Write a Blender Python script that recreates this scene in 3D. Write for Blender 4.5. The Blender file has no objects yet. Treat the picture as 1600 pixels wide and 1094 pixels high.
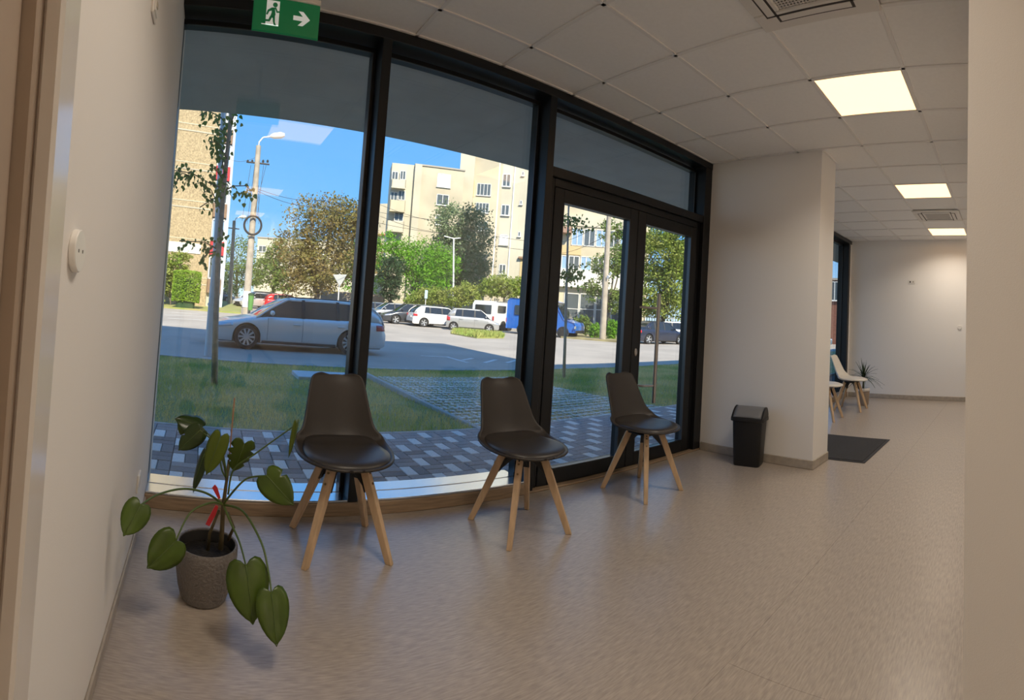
import bpy, math, random
from mathutils import Vector, Matrix, noise as mnoise
PI = math.pi
SC = bpy.context.scene
COL = SC.collection
random.seed(7)

# ---------------------------------------------------------------- camera
# phone panorama: cylindrical projection, 795 px per radian, optical axis at pixel (972.6, 452.1)
F_PX, CX, CY = 795.08, 972.65, 452.09
CAM_Z = 1.20
RIGHT = Vector((0.731, 0.680, 0.057)); FWD = Vector((-0.682, 0.729, 0.057))
FWD.normalize(); RIGHT = (RIGHT - FWD * RIGHT.dot(FWD)).normalized(); UP = RIGHT.cross(FWD)
cam_data = bpy.data.cameras.new('camera')
cam_data.type = 'PANO'
cam_data.panorama_type = 'CENTRAL_CYLINDRICAL'
cam_data.central_cylindrical_range_u_min = (0 - CX) / F_PX
cam_data.central_cylindrical_range_u_max = (1600 - CX) / F_PX
cam_data.central_cylindrical_range_v_min = -(1094 - CY) / F_PX
cam_data.central_cylindrical_range_v_max = CY / F_PX
cam_data.central_cylindrical_radius = 1.0
cam_data.clip_start = 0.02; cam_data.clip_end = 500
cam = bpy.data.objects.new('camera', cam_data); COL.objects.link(cam)
mw = Matrix.Identity(4)
for i in range(3):
    mw[i][0] = RIGHT[i]; mw[i][1] = UP[i]; mw[i][2] = -FWD[i]
mw[0][3], mw[1][3], mw[2][3] = 0, 0, CAM_Z
cam.matrix_world = mw
SC.camera = cam

# ---------------------------------------------------------------- sky, sun, exposure
world = bpy.data.worlds.new('sky'); SC.world = world; world.use_nodes = True
wn = world.node_tree.nodes; wl = world.node_tree.links; wn.clear()
wo = wn.new('ShaderNodeOutputWorld'); wb = wn.new('ShaderNodeBackground')
wt = wn.new('ShaderNodeTexCoord'); ws = wn.new('ShaderNodeSeparateXYZ'); wr = wn.new('ShaderNodeValToRGB')
wl.new(wt.outputs['Generated'], ws.inputs[0]); wl.new(ws.outputs['Z'], wr.inputs[0])
wr.color_ramp.elements[0].position = 0.0; wr.color_ramp.elements[0].color = (0.60, 0.80, 0.96, 1)
wr.color_ramp.elements[1].position = 0.62; wr.color_ramp.elements[1].color = (0.065, 0.285, 0.76, 1)
e = wr.color_ramp.elements.new(0.16); e.color = (0.17, 0.47, 0.90, 1)
wl.new(wr.outputs[0], wb.inputs['Color']); wb.inputs['Strength'].default_value = 1.15
wl.new(wb.outputs[0], wo.inputs[0])

sun_data = bpy.data.lights.new('sun', 'SUN'); sun_data.energy = 7.0; sun_data.angle = 0.009
sun_data.color = (1.0, 0.90, 0.72)
sun = bpy.data.objects.new('sun', sun_data); COL.objects.link(sun)
SUN_EL = math.radians(41)
sun.rotation_euler = Vector((-math.cos(SUN_EL), 0.08, -math.sin(SUN_EL))).to_track_quat('-Z', 'Y').to_euler()
sun.location = (10, 0, 20)

vs = SC.view_settings
vs.view_transform = 'Standard'; vs.look = 'None'; vs.gamma = 1.0; vs.use_curve_mapping = False
vs.exposure = 0.32
SC.cycles.max_bounces = 10; SC.cycles.transparent_max_bounces = 24
SC.cycles.diffuse_bounces = 6; SC.cycles.glossy_bounces = 4
SC.cycles.caustics_reflective = False; SC.cycles.caustics_refractive = False

# ---------------------------------------------------------------- pixel -> place
def ray(px, py):
    u = (px - CX) / F_PX; v = -(py - CY) / F_PX
    return RIGHT * math.sin(u) + FWD * math.cos(u) + UP * v
def at_z(px, py, z):
    d = ray(px, py); return Vector((0, 0, CAM_Z)) + d * ((z - CAM_Z) / d.z)
def at_x(px, py, x):
    d = ray(px, py); return Vector((0, 0, CAM_Z)) + d * (x / d.x)
def at_y(px, py, y):
    d = ray(px, py); return Vector((0, 0, CAM_Z)) + d * (y / d.y)
def at_r(px, py, r):
    d = ray(px, py); return Vector((0, 0, CAM_Z)) + d * (r / math.hypot(d.x, d.y))

# ---------------------------------------------------------------- materials
def new_mat(name):
    m = bpy.data.materials.new(name); m.use_nodes = True
    nt = m.node_tree; b = nt.nodes['Principled BSDF']
    return m, nt, b
def S(c):   # sRGB 0-255 -> linear
    return tuple((x / 255 / 12.92) if x / 255 <= 0.04045 else ((x / 255 + 0.055) / 1.055) ** 2.4 for x in c)
def mat(name, col, rough=0.5, metal=0.0, spec=0.5, var=0.0, vscale=8.0, stretch=(1, 1, 1), bump=0.0, bscale=60.0,
        coat=0.0, rand=0.0, world_co=False, col2=None, emit=None, estr=1.0, transl=0.0, detail=4.0, lo=0.32, hi=0.68):
    """col is linear rgb; var mixes to col2 (or a darker col) by noise; rand varies brightness from object to object"""
    m, nt, b = new_mat(name)
    N, Lk = nt.nodes, nt.links
    b.inputs['Roughness'].default_value = rough; b.inputs['Metallic'].default_value = metal
    b.inputs['Specular IOR Level'].default_value = spec; b.inputs['Coat Weight'].default_value = coat
    c4 = (*col, 1); b.inputs['Base Color'].default_value = c4
    src = None; co = None
    if var or bump:
        if world_co: co = N.new('ShaderNodeNewGeometry').outputs['Position']
        else: co = N.new('ShaderNodeTexCoord').outputs['Object']
        mp = N.new('ShaderNodeMapping'); mp.inputs['Scale'].default_value = stretch; Lk.new(co, mp.inputs[0]); co = mp.outputs[0]
    if var:
        nz = N.new('ShaderNodeTexNoise'); nz.inputs['Scale'].default_value = vscale; nz.inputs['Detail'].default_value = detail
        Lk.new(co, nz.inputs['Vector'])
        mr = N.new('ShaderNodeMapRange'); mr.inputs[1].default_value = lo; mr.inputs[2].default_value = hi
        Lk.new(nz.outputs[0], mr.inputs[0])
        mx = N.new('ShaderNodeMix'); mx.data_type = 'RGBA'
        mx.inputs[6].default_value = c4
        c2 = col2 if col2 else tuple(x * (1 - var) for x in col)
        mx.inputs[7].default_value = (*c2, 1)
        Lk.new(mr.outputs[0], mx.inputs[0]); src = mx.outputs[2]
    if rand:
        oi = N.new('ShaderNodeObjectInfo'); mr2 = N.new('ShaderNodeMapRange')
        mr2.inputs[3].default_value = 1 - rand; mr2.inputs[4].default_value = 1 + rand
        Lk.new(oi.outputs['Random'], mr2.inputs[0])
        hs = N.new('ShaderNodeHueSaturation'); Lk.new(mr2.outputs[0], hs.inputs['Value'])
        if src: Lk.new(src, hs.inputs['Color'])
        else: hs.inputs['Color'].default_value = c4
        src = hs.outputs[0]
    if src: Lk.new(src, b.inputs['Base Color'])
    if bump:
        nb = N.new('ShaderNodeTexNoise'); nb.inputs['Scale'].default_value = bscale; nb.inputs['Detail'].default_value = 3
        Lk.new(co, nb.inputs['Vector'])
        bp = N.new('ShaderNodeBump'); bp.inputs['Strength'].default_value = bump; bp.inputs['Distance'].default_value = 0.01
        Lk.new(nb.outputs[0], bp.inputs['Height']); Lk.new(bp.outputs[0], b.inputs['Normal'])
    if emit:
        b.inputs['Emission Color'].default_value = (*emit, 1); b.inputs['Emission Strength'].default_value = estr
    if transl:
        tr = N.new('ShaderNodeBsdfTranslucent'); ms = N.new('ShaderNodeMixShader'); ms.inputs[0].default_value = transl
        if src: Lk.new(src, tr.inputs[0])
        else: tr.inputs[0].default_value = c4
        Lk.new(b.outputs[0], ms.inputs[1]); Lk.new(tr.outputs[0], ms.inputs[2])
        Lk.new(ms.outputs[0], N['Material Output'].inputs[0])
    return m
def glass_mat(name, tint=(0.93, 0.96, 0.95), f0=0.045):
    m, nt, b = new_mat(name); N, Lk = nt.nodes, nt.links; N.remove(b)
    lw = N.new('ShaderNodeLayerWeight'); lw.inputs[0].default_value = 0.5
    p = N.new('ShaderNodeMath'); p.operation = 'POWER'; p.inputs[1].default_value = 5
    Lk.new(lw.outputs['Facing'], p.inputs[0])
    q = N.new('ShaderNodeMath'); q.operation = 'MULTIPLY_ADD'; q.inputs[1].default_value = 1 - f0; q.inputs[2].default_value = f0
    Lk.new(p.outputs[0], q.inputs[0])
    t = N.new('ShaderNodeBsdfTransparent'); t.inputs[0].default_value = (*tint, 1)
    g = N.new('ShaderNodeBsdfGlossy'); g.inputs['Roughness'].default_value = 0.0
    ms = N.new('ShaderNodeMixShader'); Lk.new(q.outputs[0], ms.inputs[0]); Lk.new(t.outputs[0], ms.inputs[1]); Lk.new(g.outputs[0], ms.inputs[2])
    Lk.new(ms.outputs[0], N['Material Output'].inputs[0])
    return m

# ---------------------------------------------------------------- mesh building
class MB:
    def __init__(s): s.v = []; s.f = []
    def add(s, vs, fs):
        o = len(s.v); s.v += [tuple(p) for p in vs]; s.f += [tuple(o + i for i in q) for q in fs]; return s
    def box(s, x0, x1, y0, y1, z0, z1, M=None):
        vs = [Vector(p) for p in ((x0,y0,z0),(x1,y0,z0),(x1,y1,z0),(x0,y1,z0),(x0,y0,z1),(x1,y0,z1),(x1,y1,z1),(x0,y1,z1))]
        if M is not None: vs = [M @ p for p in vs]
        return s.add(vs, [(0,3,2,1),(4,5,6,7),(0,1,5,4),(1,2,6,5),(2,3,7,6),(3,0,4,7)])
    def bbox(s, x0, x1, y0, y1, z0, z1, b=0.004, M=None):
        """box with chamfered edges"""
        b = min(b, (x1-x0)*.45, (y1-y0)*.45, (z1-z0)*.45)
        X, Y, Z = (x0, x1), (y0, y1), (z0, z1); vs = []; idx = {}
        for i in (0,1):
            for j in (0,1):
                for k in (0,1):
                    dx, dy, dz = (1 - 2*i)*b, (1 - 2*j)*b, (1 - 2*k)*b
                    for a, p in enumerate(((X[i], Y[j]+dy, Z[k]+dz), (X[i]+dx, Y[j], Z[k]+dz), (X[i]+dx, Y[j]+dy, Z[k]))):
                        idx[i,j,k,a] = len(vs); vs.append(Vector(p))
        fs = []
        for i in (0,1): fs.append([idx[i,j,k,0] for j,k in ((0,0),(1,0),(1,1),(0,1))])
        for j in (0,1): fs.append([idx[i,j,k,1] for i,k in ((0,0),(0,1),(1,1),(1,0))])
        for k in (0,1): fs.append([idx[i,j,k,2] for i,j in ((0,0),(1,0),(1,1),(0,1))])
        for j in (0,1):
            for k in (0,1): fs.append([idx[0,j,k,1], idx[1,j,k,1], idx[1,j,k,2], idx[0,j,k,2]])
        for i in (0,1):
            for k in (0,1): fs.append([idx[i,0,k,0], idx[i,1,k,0], idx[i,1,k,2], idx[i,0,k,2]])
        for i in (0,1):
            for j in (0,1): fs.append([idx[i,j,0,0], idx[i,j,1,0], idx[i,j,1,1], idx[i,j,0,1]])
        for i in (0,1):
            for j in (0,1):
                for k in (0,1): fs.append([idx[i,j,k,0], idx[i,j,k,1], idx[i,j,k,2]])
        if M is not None: vs = [M @ p for p in vs]
        return s.add(vs, fs)
    def tube(s, pts, rad, n=8, cap=True):
        pts = [Vector(p) for p in pts]
        if not isinstance(rad, (list, tuple)): rad = [rad] * len(pts)
        rings = []; ref = None
        for i, p in enumerate(pts):
            d = (pts[min(i+1, len(pts)-1)] - pts[max(i-1, 0)])
            d = d.normalized() if d.length > 1e-9 else Vector((0,0,1))
            if ref is None: ref = d.orthogonal().normalized()
            ref = (ref - d * ref.dot(d)); ref = ref.normalized() if ref.length > 1e-6 else d.orthogonal().normalized()
            b = d.cross(ref)
            rings.append([p + (ref * math.cos(2*PI*k/n) + b * math.sin(2*PI*k/n)) * rad[i] for k in range(n)])
        vs = [q for r in rings for q in r]; fs = []
        for i in range(len(pts) - 1):
            for k in range(n):
                a = i*n + k; c = i*n + (k+1) % n; fs.append((a, c, c + n, a + n))
        if cap: fs.append(tuple(range(n-1, -1, -1))); fs.append(tuple((len(pts)-1)*n + k for k in range(n)))
        return s.add(vs, fs)
    def lathe(s, prof, n=24, c=(0,0,0), M=None, cap=True):
        """prof: list of (r, z)"""
        c = Vector(c); vs = []
        for r, z in prof:
            for k in range(n):
                p = Vector((r*math.cos(2*PI*k/n), r*math.sin(2*PI*k/n), z))
                vs.append((M @ p if M is not None else p) + c)
        fs = []
        for i in range(len(prof)-1):
            for k in range(n):
                a = i*n + k; b = i*n + (k+1) % n; fs.append((a, b, b+n, a+n))
        if cap and prof[0][0] > 1e-6: fs.append(tuple(range(n-1,-1,-1)))
        if cap and prof[-1][0] > 1e-6: fs.append(tuple((len(prof)-1)*n + k for k in range(n)))
        return s.add(vs, fs)
    def prism(s, poly, h):
        """poly: list of 3d points in a plane, extruded by vector h"""
        poly = [Vector(p) for p in poly]; h = Vector(h); n = len(poly)
        return s.add(poly + [p + h for p in poly], [tuple(range(n-1,-1,-1)), tuple(range(n, 2*n))] + [(i, (i+1) % n, n + (i+1) % n, n + i) for i in range(n)])
    def grid(s, fn, nu, nv, closed_u=False):
        vs = [fn(i / (nu if closed_u else nu - 1), j / (nv - 1)) for j in range(nv) for i in range(nu)]
        fs = []
        for j in range(nv-1):
            for i in range(nu if closed_u else nu-1):
                a = j*nu + i; b = j*nu + (i+1) % nu; fs.append((a, b, b+nu, a+nu))
        return s.add(vs, fs)
    def mesh(s, name, smooth=False):
        me = bpy.data.meshes.new(name); me.from_pydata(s.v, [], s.f); me.validate()
        if smooth: me.polygons.foreach_set('use_smooth', [True] * len(me.polygons))
        me.update(); return me
    def build(s, name, m, parent=None, smooth=False, solid=0, bevel=0, auto=None, kind=None, subsurf=0, offset=-1):
        me = s.mesh(name, smooth or auto is not None)
        o = bpy.data.objects.new(name, me); COL.objects.link(o)
        if m: me.materials.append(m)
        if parent: o.parent = parent
        if subsurf:
            md = o.modifiers.new('sub', 'SUBSURF'); md.levels = md.render_levels = subsurf
        if solid:
            md = o.modifiers.new('solid', 'SOLIDIFY'); md.thickness = solid; md.offset = offset
        if bevel:
            md = o.modifiers.new('bev', 'BEVEL'); md.width = bevel; md.segments = 2; md.limit_method = 'ANGLE'
        if auto is not None:
            me.set_sharp_from_angle(angle=auto)
        if kind: o['kind'] = kind
        return o
def link_mesh(name, me, parent=None, loc=(0,0,0), rot=(0,0,0), scale=None):
    o = bpy.data.objects.new(name, me); COL.objects.link(o); o.parent = parent
    o.location = loc; o.rotation_euler = rot
    if scale: o.scale = scale
    return o
def tag(o, label, cat, group=None, kind=None):
    o['label'] = label; o['category'] = cat
    if group: o['group'] = group
    if kind: o['kind'] = kind
    return o
def thing(name, label, cat, loc=(0,0,0), rotz=0, group=None):
    o = bpy.data.objects.new(name, None); COL.objects.link(o); o.empty_display_size = 0.1
    o.location = loc; o.rotation_euler = (0, 0, rotz)
    return tag(o, label, cat, group)
def struct(name, loc=(0,0,0)):
    o = bpy.data.objects.new(name, None); COL.objects.link(o); o.location = loc; o['kind'] = 'structure'; return o
def copy_tree(o, parent=None):
    c = o.copy(); COL.objects.link(c); c.parent = parent
    for ch in list(o.children): copy_tree(ch, c)
    return c
def fbm(x, y, z=0.0): return mnoise.fractal(Vector((x, y, z)), 1.0, 2.0, 4)
# ================================================================ room materials
M_WALL = mat('wall_paint', (0.82, 0.79, 0.75), 0.7, spec=0.25, bump=0.05, bscale=350)
M_CEIL = mat('ceiling_tile_white', (0.88, 0.86, 0.83), 0.95, spec=0.1, var=0.03, vscale=40, bump=0.12, bscale=500)
M_RAIL = mat('grid_rail_white', (0.80, 0.77, 0.74), 0.5, spec=0.3)
M_VINYL = mat('vinyl_floor', (0.47, 0.395, 0.325), 0.36, spec=0.5, var=0.34, vscale=15, stretch=(10, 1.2, 1), bump=0.05, bscale=30, world_co=True, detail=5, lo=0.28, hi=0.72)
M_VINYL.node_tree.nodes['Principled BSDF'].inputs['Coat Weight'].default_value = 0.35
M_VINYL.node_tree.nodes['Principled BSDF'].inputs['Coat Roughness'].default_value = 0.22
M_BASE = mat('baseboard_vinyl', (0.44, 0.38, 0.31), 0.45, var=0.2, vscale=20)
M_BLACK = mat('black_aluminium', (0.009, 0.0095, 0.0105), 0.36, spec=0.4)
M_BEAD = mat('anodised_bead', (0.10, 0.105, 0.11), 0.3, metal=0.8)
M_ALU = mat('brushed_sill_metal', (0.74, 0.76, 0.78), 0.24, metal=1.0)
M_PLINTH = mat('oak_laminate', (0.38, 0.265, 0.165), 0.5, var=0.4, vscale=6, stretch=(6, 1, 14), world_co=True)
M_GLASS = glass_mat('window_glass', (0.975, 0.985, 0.98), f0=0.066)
M_STEEL = mat('stainless_steel', (0.48, 0.44, 0.41), 0.28, metal=1.0)
M_WHITE_GLOSS = mat('white_gloss_paint', (0.72, 0.68, 0.63), 0.16, spec=0.6)
M_WHITE_PLASTIC = mat('white_plastic', (0.78, 0.75, 0.70), 0.4)
M_SHADOW_GAP = mat('dark_gap', (0.02, 0.02, 0.02), 0.8)
M_DOOR = mat('door_laminate', (0.42, 0.34, 0.27), 0.45, spec=0.3, var=0.08, vscale=5)

ZC = 2.76          # ceiling
XW = -2.72         # inner face of the window wall
XG = -2.86         # glass
YL, YC0, YC1, YF = -0.235, 4.10, 4.47, 8.70   # left wall, pillar front / back, far wall
XR, YR = -0.094, 1.25                         # end of the right-hand wall
XP = -1.58                                    # free edge of the pillar

# ---------------------------------------------------------------- floor: slab with welded vinyl sheets
fl = MB().box(-2.9, 5.4, -1.2, YF + 0.1, -0.12, -0.004).build('floor', M_SHADOW_GAP); fl['kind'] = 'structure'
SEAM = [XW - 0.12, -0.93, 1.06, 3.05, 5.4]
for i in range(4):
    cuts = [-1.1, (4.16, at_z(1190, 1058, 0).y, 3.4, 3.9)[i], YF]
    for k in range(2): MB().bbox(SEAM[i] + 0.0004, SEAM[i+1] - 0.0004, cuts[k] + 0.0004, cuts[k+1] - 0.0004, -0.004, 0.0, 0.0004).build('vinyl_sheet', M_VINYL, fl)

# ---------------------------------------------------------------- ceiling: rails and lay-in tiles, 600 mm grid
GX0, GY0 = -3.006, 2.273
cl = MB().box(-2.9, 5.4, YL - 0.1, YF + 0.1, ZC + 0.12, ZC + 0.2).build('ceiling', M_WALL); cl['kind'] = 'structure'
LIGHTS = [(3, 1), (3, 5), (3, 9), (3, -3), (8, -3), (12, -3)]
ACS = [(3, -1), (3, 7)]
tile_cache = {}
def cell(i, j):
    return GX0 + .6*i, GX0 + .6*(i+1), GY0 + .6*j, GY0 + .6*(j+1)
def in_block(x, y): return x > XR + 0.01 and y > YR + 0.01
for i in range(0, 15):
    for j in range(-5, 11):
        x0, x1, y0, y1 = cell(i, j)
        x0, x1, y0, y1 = max(x0, XW), min(x1, 5.4), max(y0, YL), min(y1, YF)
        if x1 - x0 < 0.03 or y1 - y0 < 0.03 or (i, j) in LIGHTS or (i, j) in ACS: continue
        if in_block((x0+x1)/2, (y0+y1)/2):
            if x0 < XR: x1 = XR
            elif y0 < YR: y1 = YR
            else: continue
        key = (round(x1-x0, 3), round(y1-y0, 3))
        if key not in tile_cache:
            me = MB().bbox(0, key[0], 0, key[1], 0.004, 0.018, 0.003).mesh('ceiling_tile'); me.materials.append(M_CEIL); tile_cache[key] = me
        link_mesh('ceiling_tile', tile_cache[key], cl, (x0, y0, ZC))
def rail(x0, x1, y0, y1):
    MB().bbox(x0, x1, y0, y1, ZC - 0.004, ZC + 0.03, 0.001).build('grid_rail', M_RAIL, cl)
for i in range(1, 15):
    x = GX0 + .6*i
    if x > 5.4: break
    rail(x - 0.012, x + 0.012, YL, YR if x > XR else YF)
for j in range(-4, 11):
    y = GY0 + .6*j
    if y < YF - 0.02: rail(XW, 5.4 if y < YR else XR, y - 0.012, y + 0.012)
rail(XW, XW + 0.02, YL, YC0); rail(XW, XP, YC0 - 0.02, YC0); rail(XP, XP + 0.02, YC0, YC1); rail(XW, XR, YF - 0.02, YF); rail(XW, -0.6, YL, YL + 0.02)

# ---------------------------------------------------------------- walls
def wall(name, *b):
    o = MB().box(*b).build(name, M_WALL); o['kind'] = 'structure'; return o
WL_END = -0.765
wall('wall_left', -3.0, WL_END, YL - 0.25, YL, 0, ZC + 0.1)
wall('wall_left_return', 0.22, 5.5, YL - 0.25, YL, 0, ZC + 0.1)
wl = wall('wall_left_lintel', WL_END, 0.22, YL - 0.25, YL, 2.30, ZC + 0.1)
wall('wall_pillar', XW - 0.2, XP, YC0, YC1, 0, ZC + 0.1)
wall('wall_far', -2.9, 0.3, YF, YF + 0.2, 0, ZC + 0.1)
wall('wall_right', XR, XR + 0.25, YR, YF, 0, ZC + 0.1)
wall('wall_corridor', XR + 0.25, 5.5, YR, YR + 0.25, 0, ZC + 0.1)
wall('wall_end', 5.4, 5.6, YL, YR, 0, ZC + 0.1)
def skirting(name, x0, x1, y0, y1, h=0.075):
    o = MB().bbox(x0, x1, y0, y1, 0, h, 0.004).build(name, M_BASE); o['kind'] = 'structure'; return o
skirting('baseboard_left', XW, WL_END, YL, YL + 0.010, 0.06)
skirting('baseboard_pillar', XW + 0.01, XP + 0.012, YC0 - 0.012, YC0)
skirting('baseboard_pillar_side', XP, XP + 0.012, YC0, YC1)
skirting('baseboard_far', XW, XR, YF - 0.012, YF)
skirting('baseboard_right', XR, XR + 0.2, YR - 0.012, YR)
skirting('baseboard_corridor', XR + 0.2, 5.4, YR - 0.012, YR)

# door in the left wall, next to the viewer: glossy frame, leaf set back
dl = struct('door_2')
MB().bbox(WL_END, WL_END + 0.085, YL - 0.02, YL + 0.012, 0, 2.36, 0.006).build('door_casing', M_WHITE_GLOSS, dl)
MB().bbox(0.135, 0.22, YL - 0.02, YL + 0.012, 0, 2.36, 0.006).build('door_casing', M_WHITE_GLOSS, dl)
MB().bbox(WL_END + 0.085, 0.135, YL - 0.02, YL + 0.012, 2.275, 2.36, 0.006).build('door_casing', M_WHITE_GLOSS, dl)
MB().bbox(WL_END + 0.045, WL_END + 0.10, YL - 0.2, YL - 0.02, 0, 2.29, 0.004).build('door_jamb', M_DOOR, dl)
MB().bbox(0.12, 0.17, YL - 0.2, YL - 0.02, 0, 2.29, 0.004).build('door_jamb', M_DOOR, dl)
MB().bbox(WL_END + 0.10, 0.12, YL - 0.09, YL - 0.045, 0.008, 2.29, 0.003).build('door_leaf', M_DOOR, dl)
MB().bbox(WL_END + 0.10, 0.12, YL - 0.2, YL - 0.16, 0.0, 2.29, 0.003).build('door_back', M_SHADOW_GAP, dl)

# ---------------------------------------------------------------- window wall
Y_M1, Y_M2 = 0.905, 2.115          # mullion centres
Z_SILL = 0.085
def bar(parent, x0, x1, y0, y1, z0, z1, name, m=None, b=0.003):
    return MB().bbox(x0, x1, y0, y1, z0, z1, b).build(name, m or M_BLACK, parent)
def fixed_light(name, y0, y1, z0, z1, jl=0.022, br=0.006):
    w = struct(name)
    # slim black casement profile round the pane, with a bright glazing bead
    for nm, b in (('jamb', (XG - 0.04, XG + 0.025, y0, y0 + jl, z0, z1)), ('jamb', (XG - 0.04, XG + 0.025, y1 - 0.022, y1, z0, z1)),
                  ('head_rail', (XG - 0.04, XG + 0.025, y0 + jl, y1 - 0.022, z1 - 0.03, z1)), ('bottom_rail', (XG - 0.04, XG + 0.02, y0 + jl, y1 - 0.022, z0 - 0.01, z0 + br - 0.003))):
        bar(w, *b, nm, M_ALU if nm == 'bottom_rail' and br < 0.02 else None, 0.001)
    for nm, b in (('glazing_bead', (XG + 0.025, XG + 0.031, y0 + jl - 0.004, y0 + jl + 0.002, z0 + 0.03, z1 - 0.03)), ('glazing_bead', (XG + 0.025, XG + 0.031, y1 - 0.024, y1 - 0.018, z0 + 0.03, z1 - 0.03)),
                  ('glazing_bead', (XG + 0.025, XG + 0.031, y0 + 0.02, y1 - 0.02, z1 - 0.034, z1 - 0.028))):
        if b[3] - b[2] > 0 and b[2] > y0 - 0.002: bar(w, *b, nm, M_BEAD, 0.001)
    MB().box(XG - 0.012, XG + 0.012, y0 + jl*0.7, y1 - 0.015, z0 - 0.005, z1 - 0.02).build('glass_pane', M_GLASS, w)
    return w
fixed_light('window_1', YL + 0.0, Y_M1 - 0.028, Z_SILL, ZC - 0.075, jl=0.001)
fixed_light('window_2', Y_M1 + 0.028, Y_M2 - 0.03, Z_SILL, ZC - 0.075)
fixed_light('window_3', Y_M2 + 0.03, YC0 - 0.11, 2.22, ZC - 0.075, br=0.03)
fr = struct('trim_1')               # black curtain-wall profiles
bar(fr, XG - 0.06, XW, Y_M1 - 0.028, Y_M1 + 0.028, 0, ZC - 0.06, 'mullion')
bar(fr, XG - 0.06, XW, Y_M2 - 0.03, Y_M2 + 0.03, 0, ZC - 0.06, 'mullion')
bar(fr, XG - 0.06, XW, YC0 - 0.11, YC0, 0, ZC - 0.06, 'mullion')
bar(fr, XG - 0.06, XW + 0.004, YL, YC0, ZC - 0.062, ZC, 'head_beam')
bar(fr, XG - 0.06, XW - 0.008, Y_M2 + 0.03, YC0 - 0.11, 2.155, 2.222, 'transom')
# low plinth under the fixed lights, its top a polished metal sill
pl = MB().bbox(XG - 0.12, XW + 0.012, YL, Y_M2 - 0.03, 0.0, Z_SILL - 0.012, 0.004).build('trim_2', M_PLINTH); pl['kind'] = 'structure'
si = MB().bbox(XG - 0.12, XW + 0.004, YL, Y_M1 - 0.029, Z_SILL - 0.012, Z_SILL, 0.003).build('trim_3', M_ALU); si['kind'] = 'structure'
si = MB().bbox(XG - 0.12, XW + 0.004, Y_M1 + 0.029, Y_M2 - 0.031, Z_SILL - 0.012, Z_SILL, 0.003).build('trim_4', M_ALU); si['kind'] = 'structure'

# double entrance door
d1 = struct('door_1')
XD = -2.80                          # middle of the leaves
DY0, DY1, DZ1 = Y_M2 + 0.03, YC0 - 0.11, 2.155
bar(d1, XD - 0.04, XD + 0.04, DY0, DY0 + 0.055, 0.0, DZ1, 'frame_jamb')
bar(d1, XD - 0.04, XD + 0.04, DY1 - 0.055, DY1, 0.0, DZ1, 'frame_jamb')
bar(d1, XD - 0.04, XD + 0.04, DY0 + 0.055, DY1 - 0.055, DZ1 - 0.06, DZ1, 'frame_head')
MB().bbox(XD - 0.06, XW + 0.01, DY0 - 0.03, DY1 + 0.11, 0.0, 0.014, 0.004).build('threshold', M_PLINTH, d1)
YMID = 3.09
def leaf(y0, y1, sl, sr):
    lf = bar(d1, XD - 0.035, XD + 0.045, y0, y0 + sl, 0.016, DZ1 - 0.064, 'door_leaf')
    bar(lf, XD - 0.035, XD + 0.045, y1 - sr, y1, 0.016, DZ1 - 0.064, 'stile')
    bar(lf, XD - 0.035, XD + 0.045, y0 + sl, y1 - sr, 0.016, 0.12, 'bottom_rail')
    bar(lf, XD - 0.035, XD + 0.045, y0 + sl, y1 - sr, DZ1 - 0.155, DZ1 - 0.064, 'top_rail')
    MB().box(XD - 0.012, XD + 0.012, y0 + sl - 0.01, y1 - sr + 0.01, 0.11, DZ1 - 0.15).build('glass_pane', M_GLASS, lf)
    za, zb, ya, yb = 0.12, DZ1 - 0.155, y0 + sl, y1 - sr
    for b in ((ya, ya + 0.007, za, zb), (yb - 0.007, yb, za, zb), (ya, yb, za, za + 0.007), (ya, yb, zb - 0.007, zb)):
        bar(lf, XD + 0.014, XD + 0.046, *b, 'glazing_bead', M_BEAD, 0.001)
    return lf
leaf(DY0 + 0.058, YMID - 0.003, 0.085, 0.095)
lr = leaf(YMID + 0.003, DY1 - 0.058, 0.095, 0.085)
h = MB().tube([(XW + 0.055, 3.30, 0.52), (XW + 0.055, 3.30, 1.42)], 0.016, 14)
hb = h.build('pull_handle', M_STEEL, lr, auto=0.6)
for z in (0.66, 1.30): h2 = MB().tube([(XD + 0.045, 3.165, z), (XW + 0.02, 3.20, z), (XW + 0.055, 3.30, z)], 0.010, 10).build('handle_standoff', M_STEEL, lr, auto=0.6)
MB().lathe([(0, .0), (0.016, 0), (0.016, .008), (0.012, .012), (0, .012)], 16, (XD + 0.045, 3.14, 0.93), Matrix.Rotation(PI/2, 4, 'Y') @ Matrix.Scale(2.0, 4, (1,0,0))).build('lock_escutcheon', M_STEEL, lr, auto=0.6)

# far window behind the pillar
w4 = fixed_light('window_4', YC1 + 0.05, 8.54, Z_SILL, ZC - 0.075)
fr5 = struct('trim_5')
bar(fr5, XG - 0.06, XW, YC1, YC1 + 0.05, 0, ZC - 0.06, 'mullion')
bar(fr5, XG - 0.06, XW, 6.35, 6.41, 0, ZC - 0.06, 'mullion')
bar(fr5, XG - 0.06, XW, 8.54, 8.63, 0, ZC - 0.06, 'mullion')
bar(fr5, XG - 0.06, XW + 0.004, YC1, YF, ZC - 0.062, ZC, 'head_beam')
wall('wall_window_end', -2.9, XW, 8.63, YF, 0, ZC)
pl = MB().bbox(XG - 0.12, XW + 0.012, YC1, 8.63, 0.0, Z_SILL, 0.004).build('trim_6', M_PLINTH); pl['kind'] = 'structure'

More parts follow.
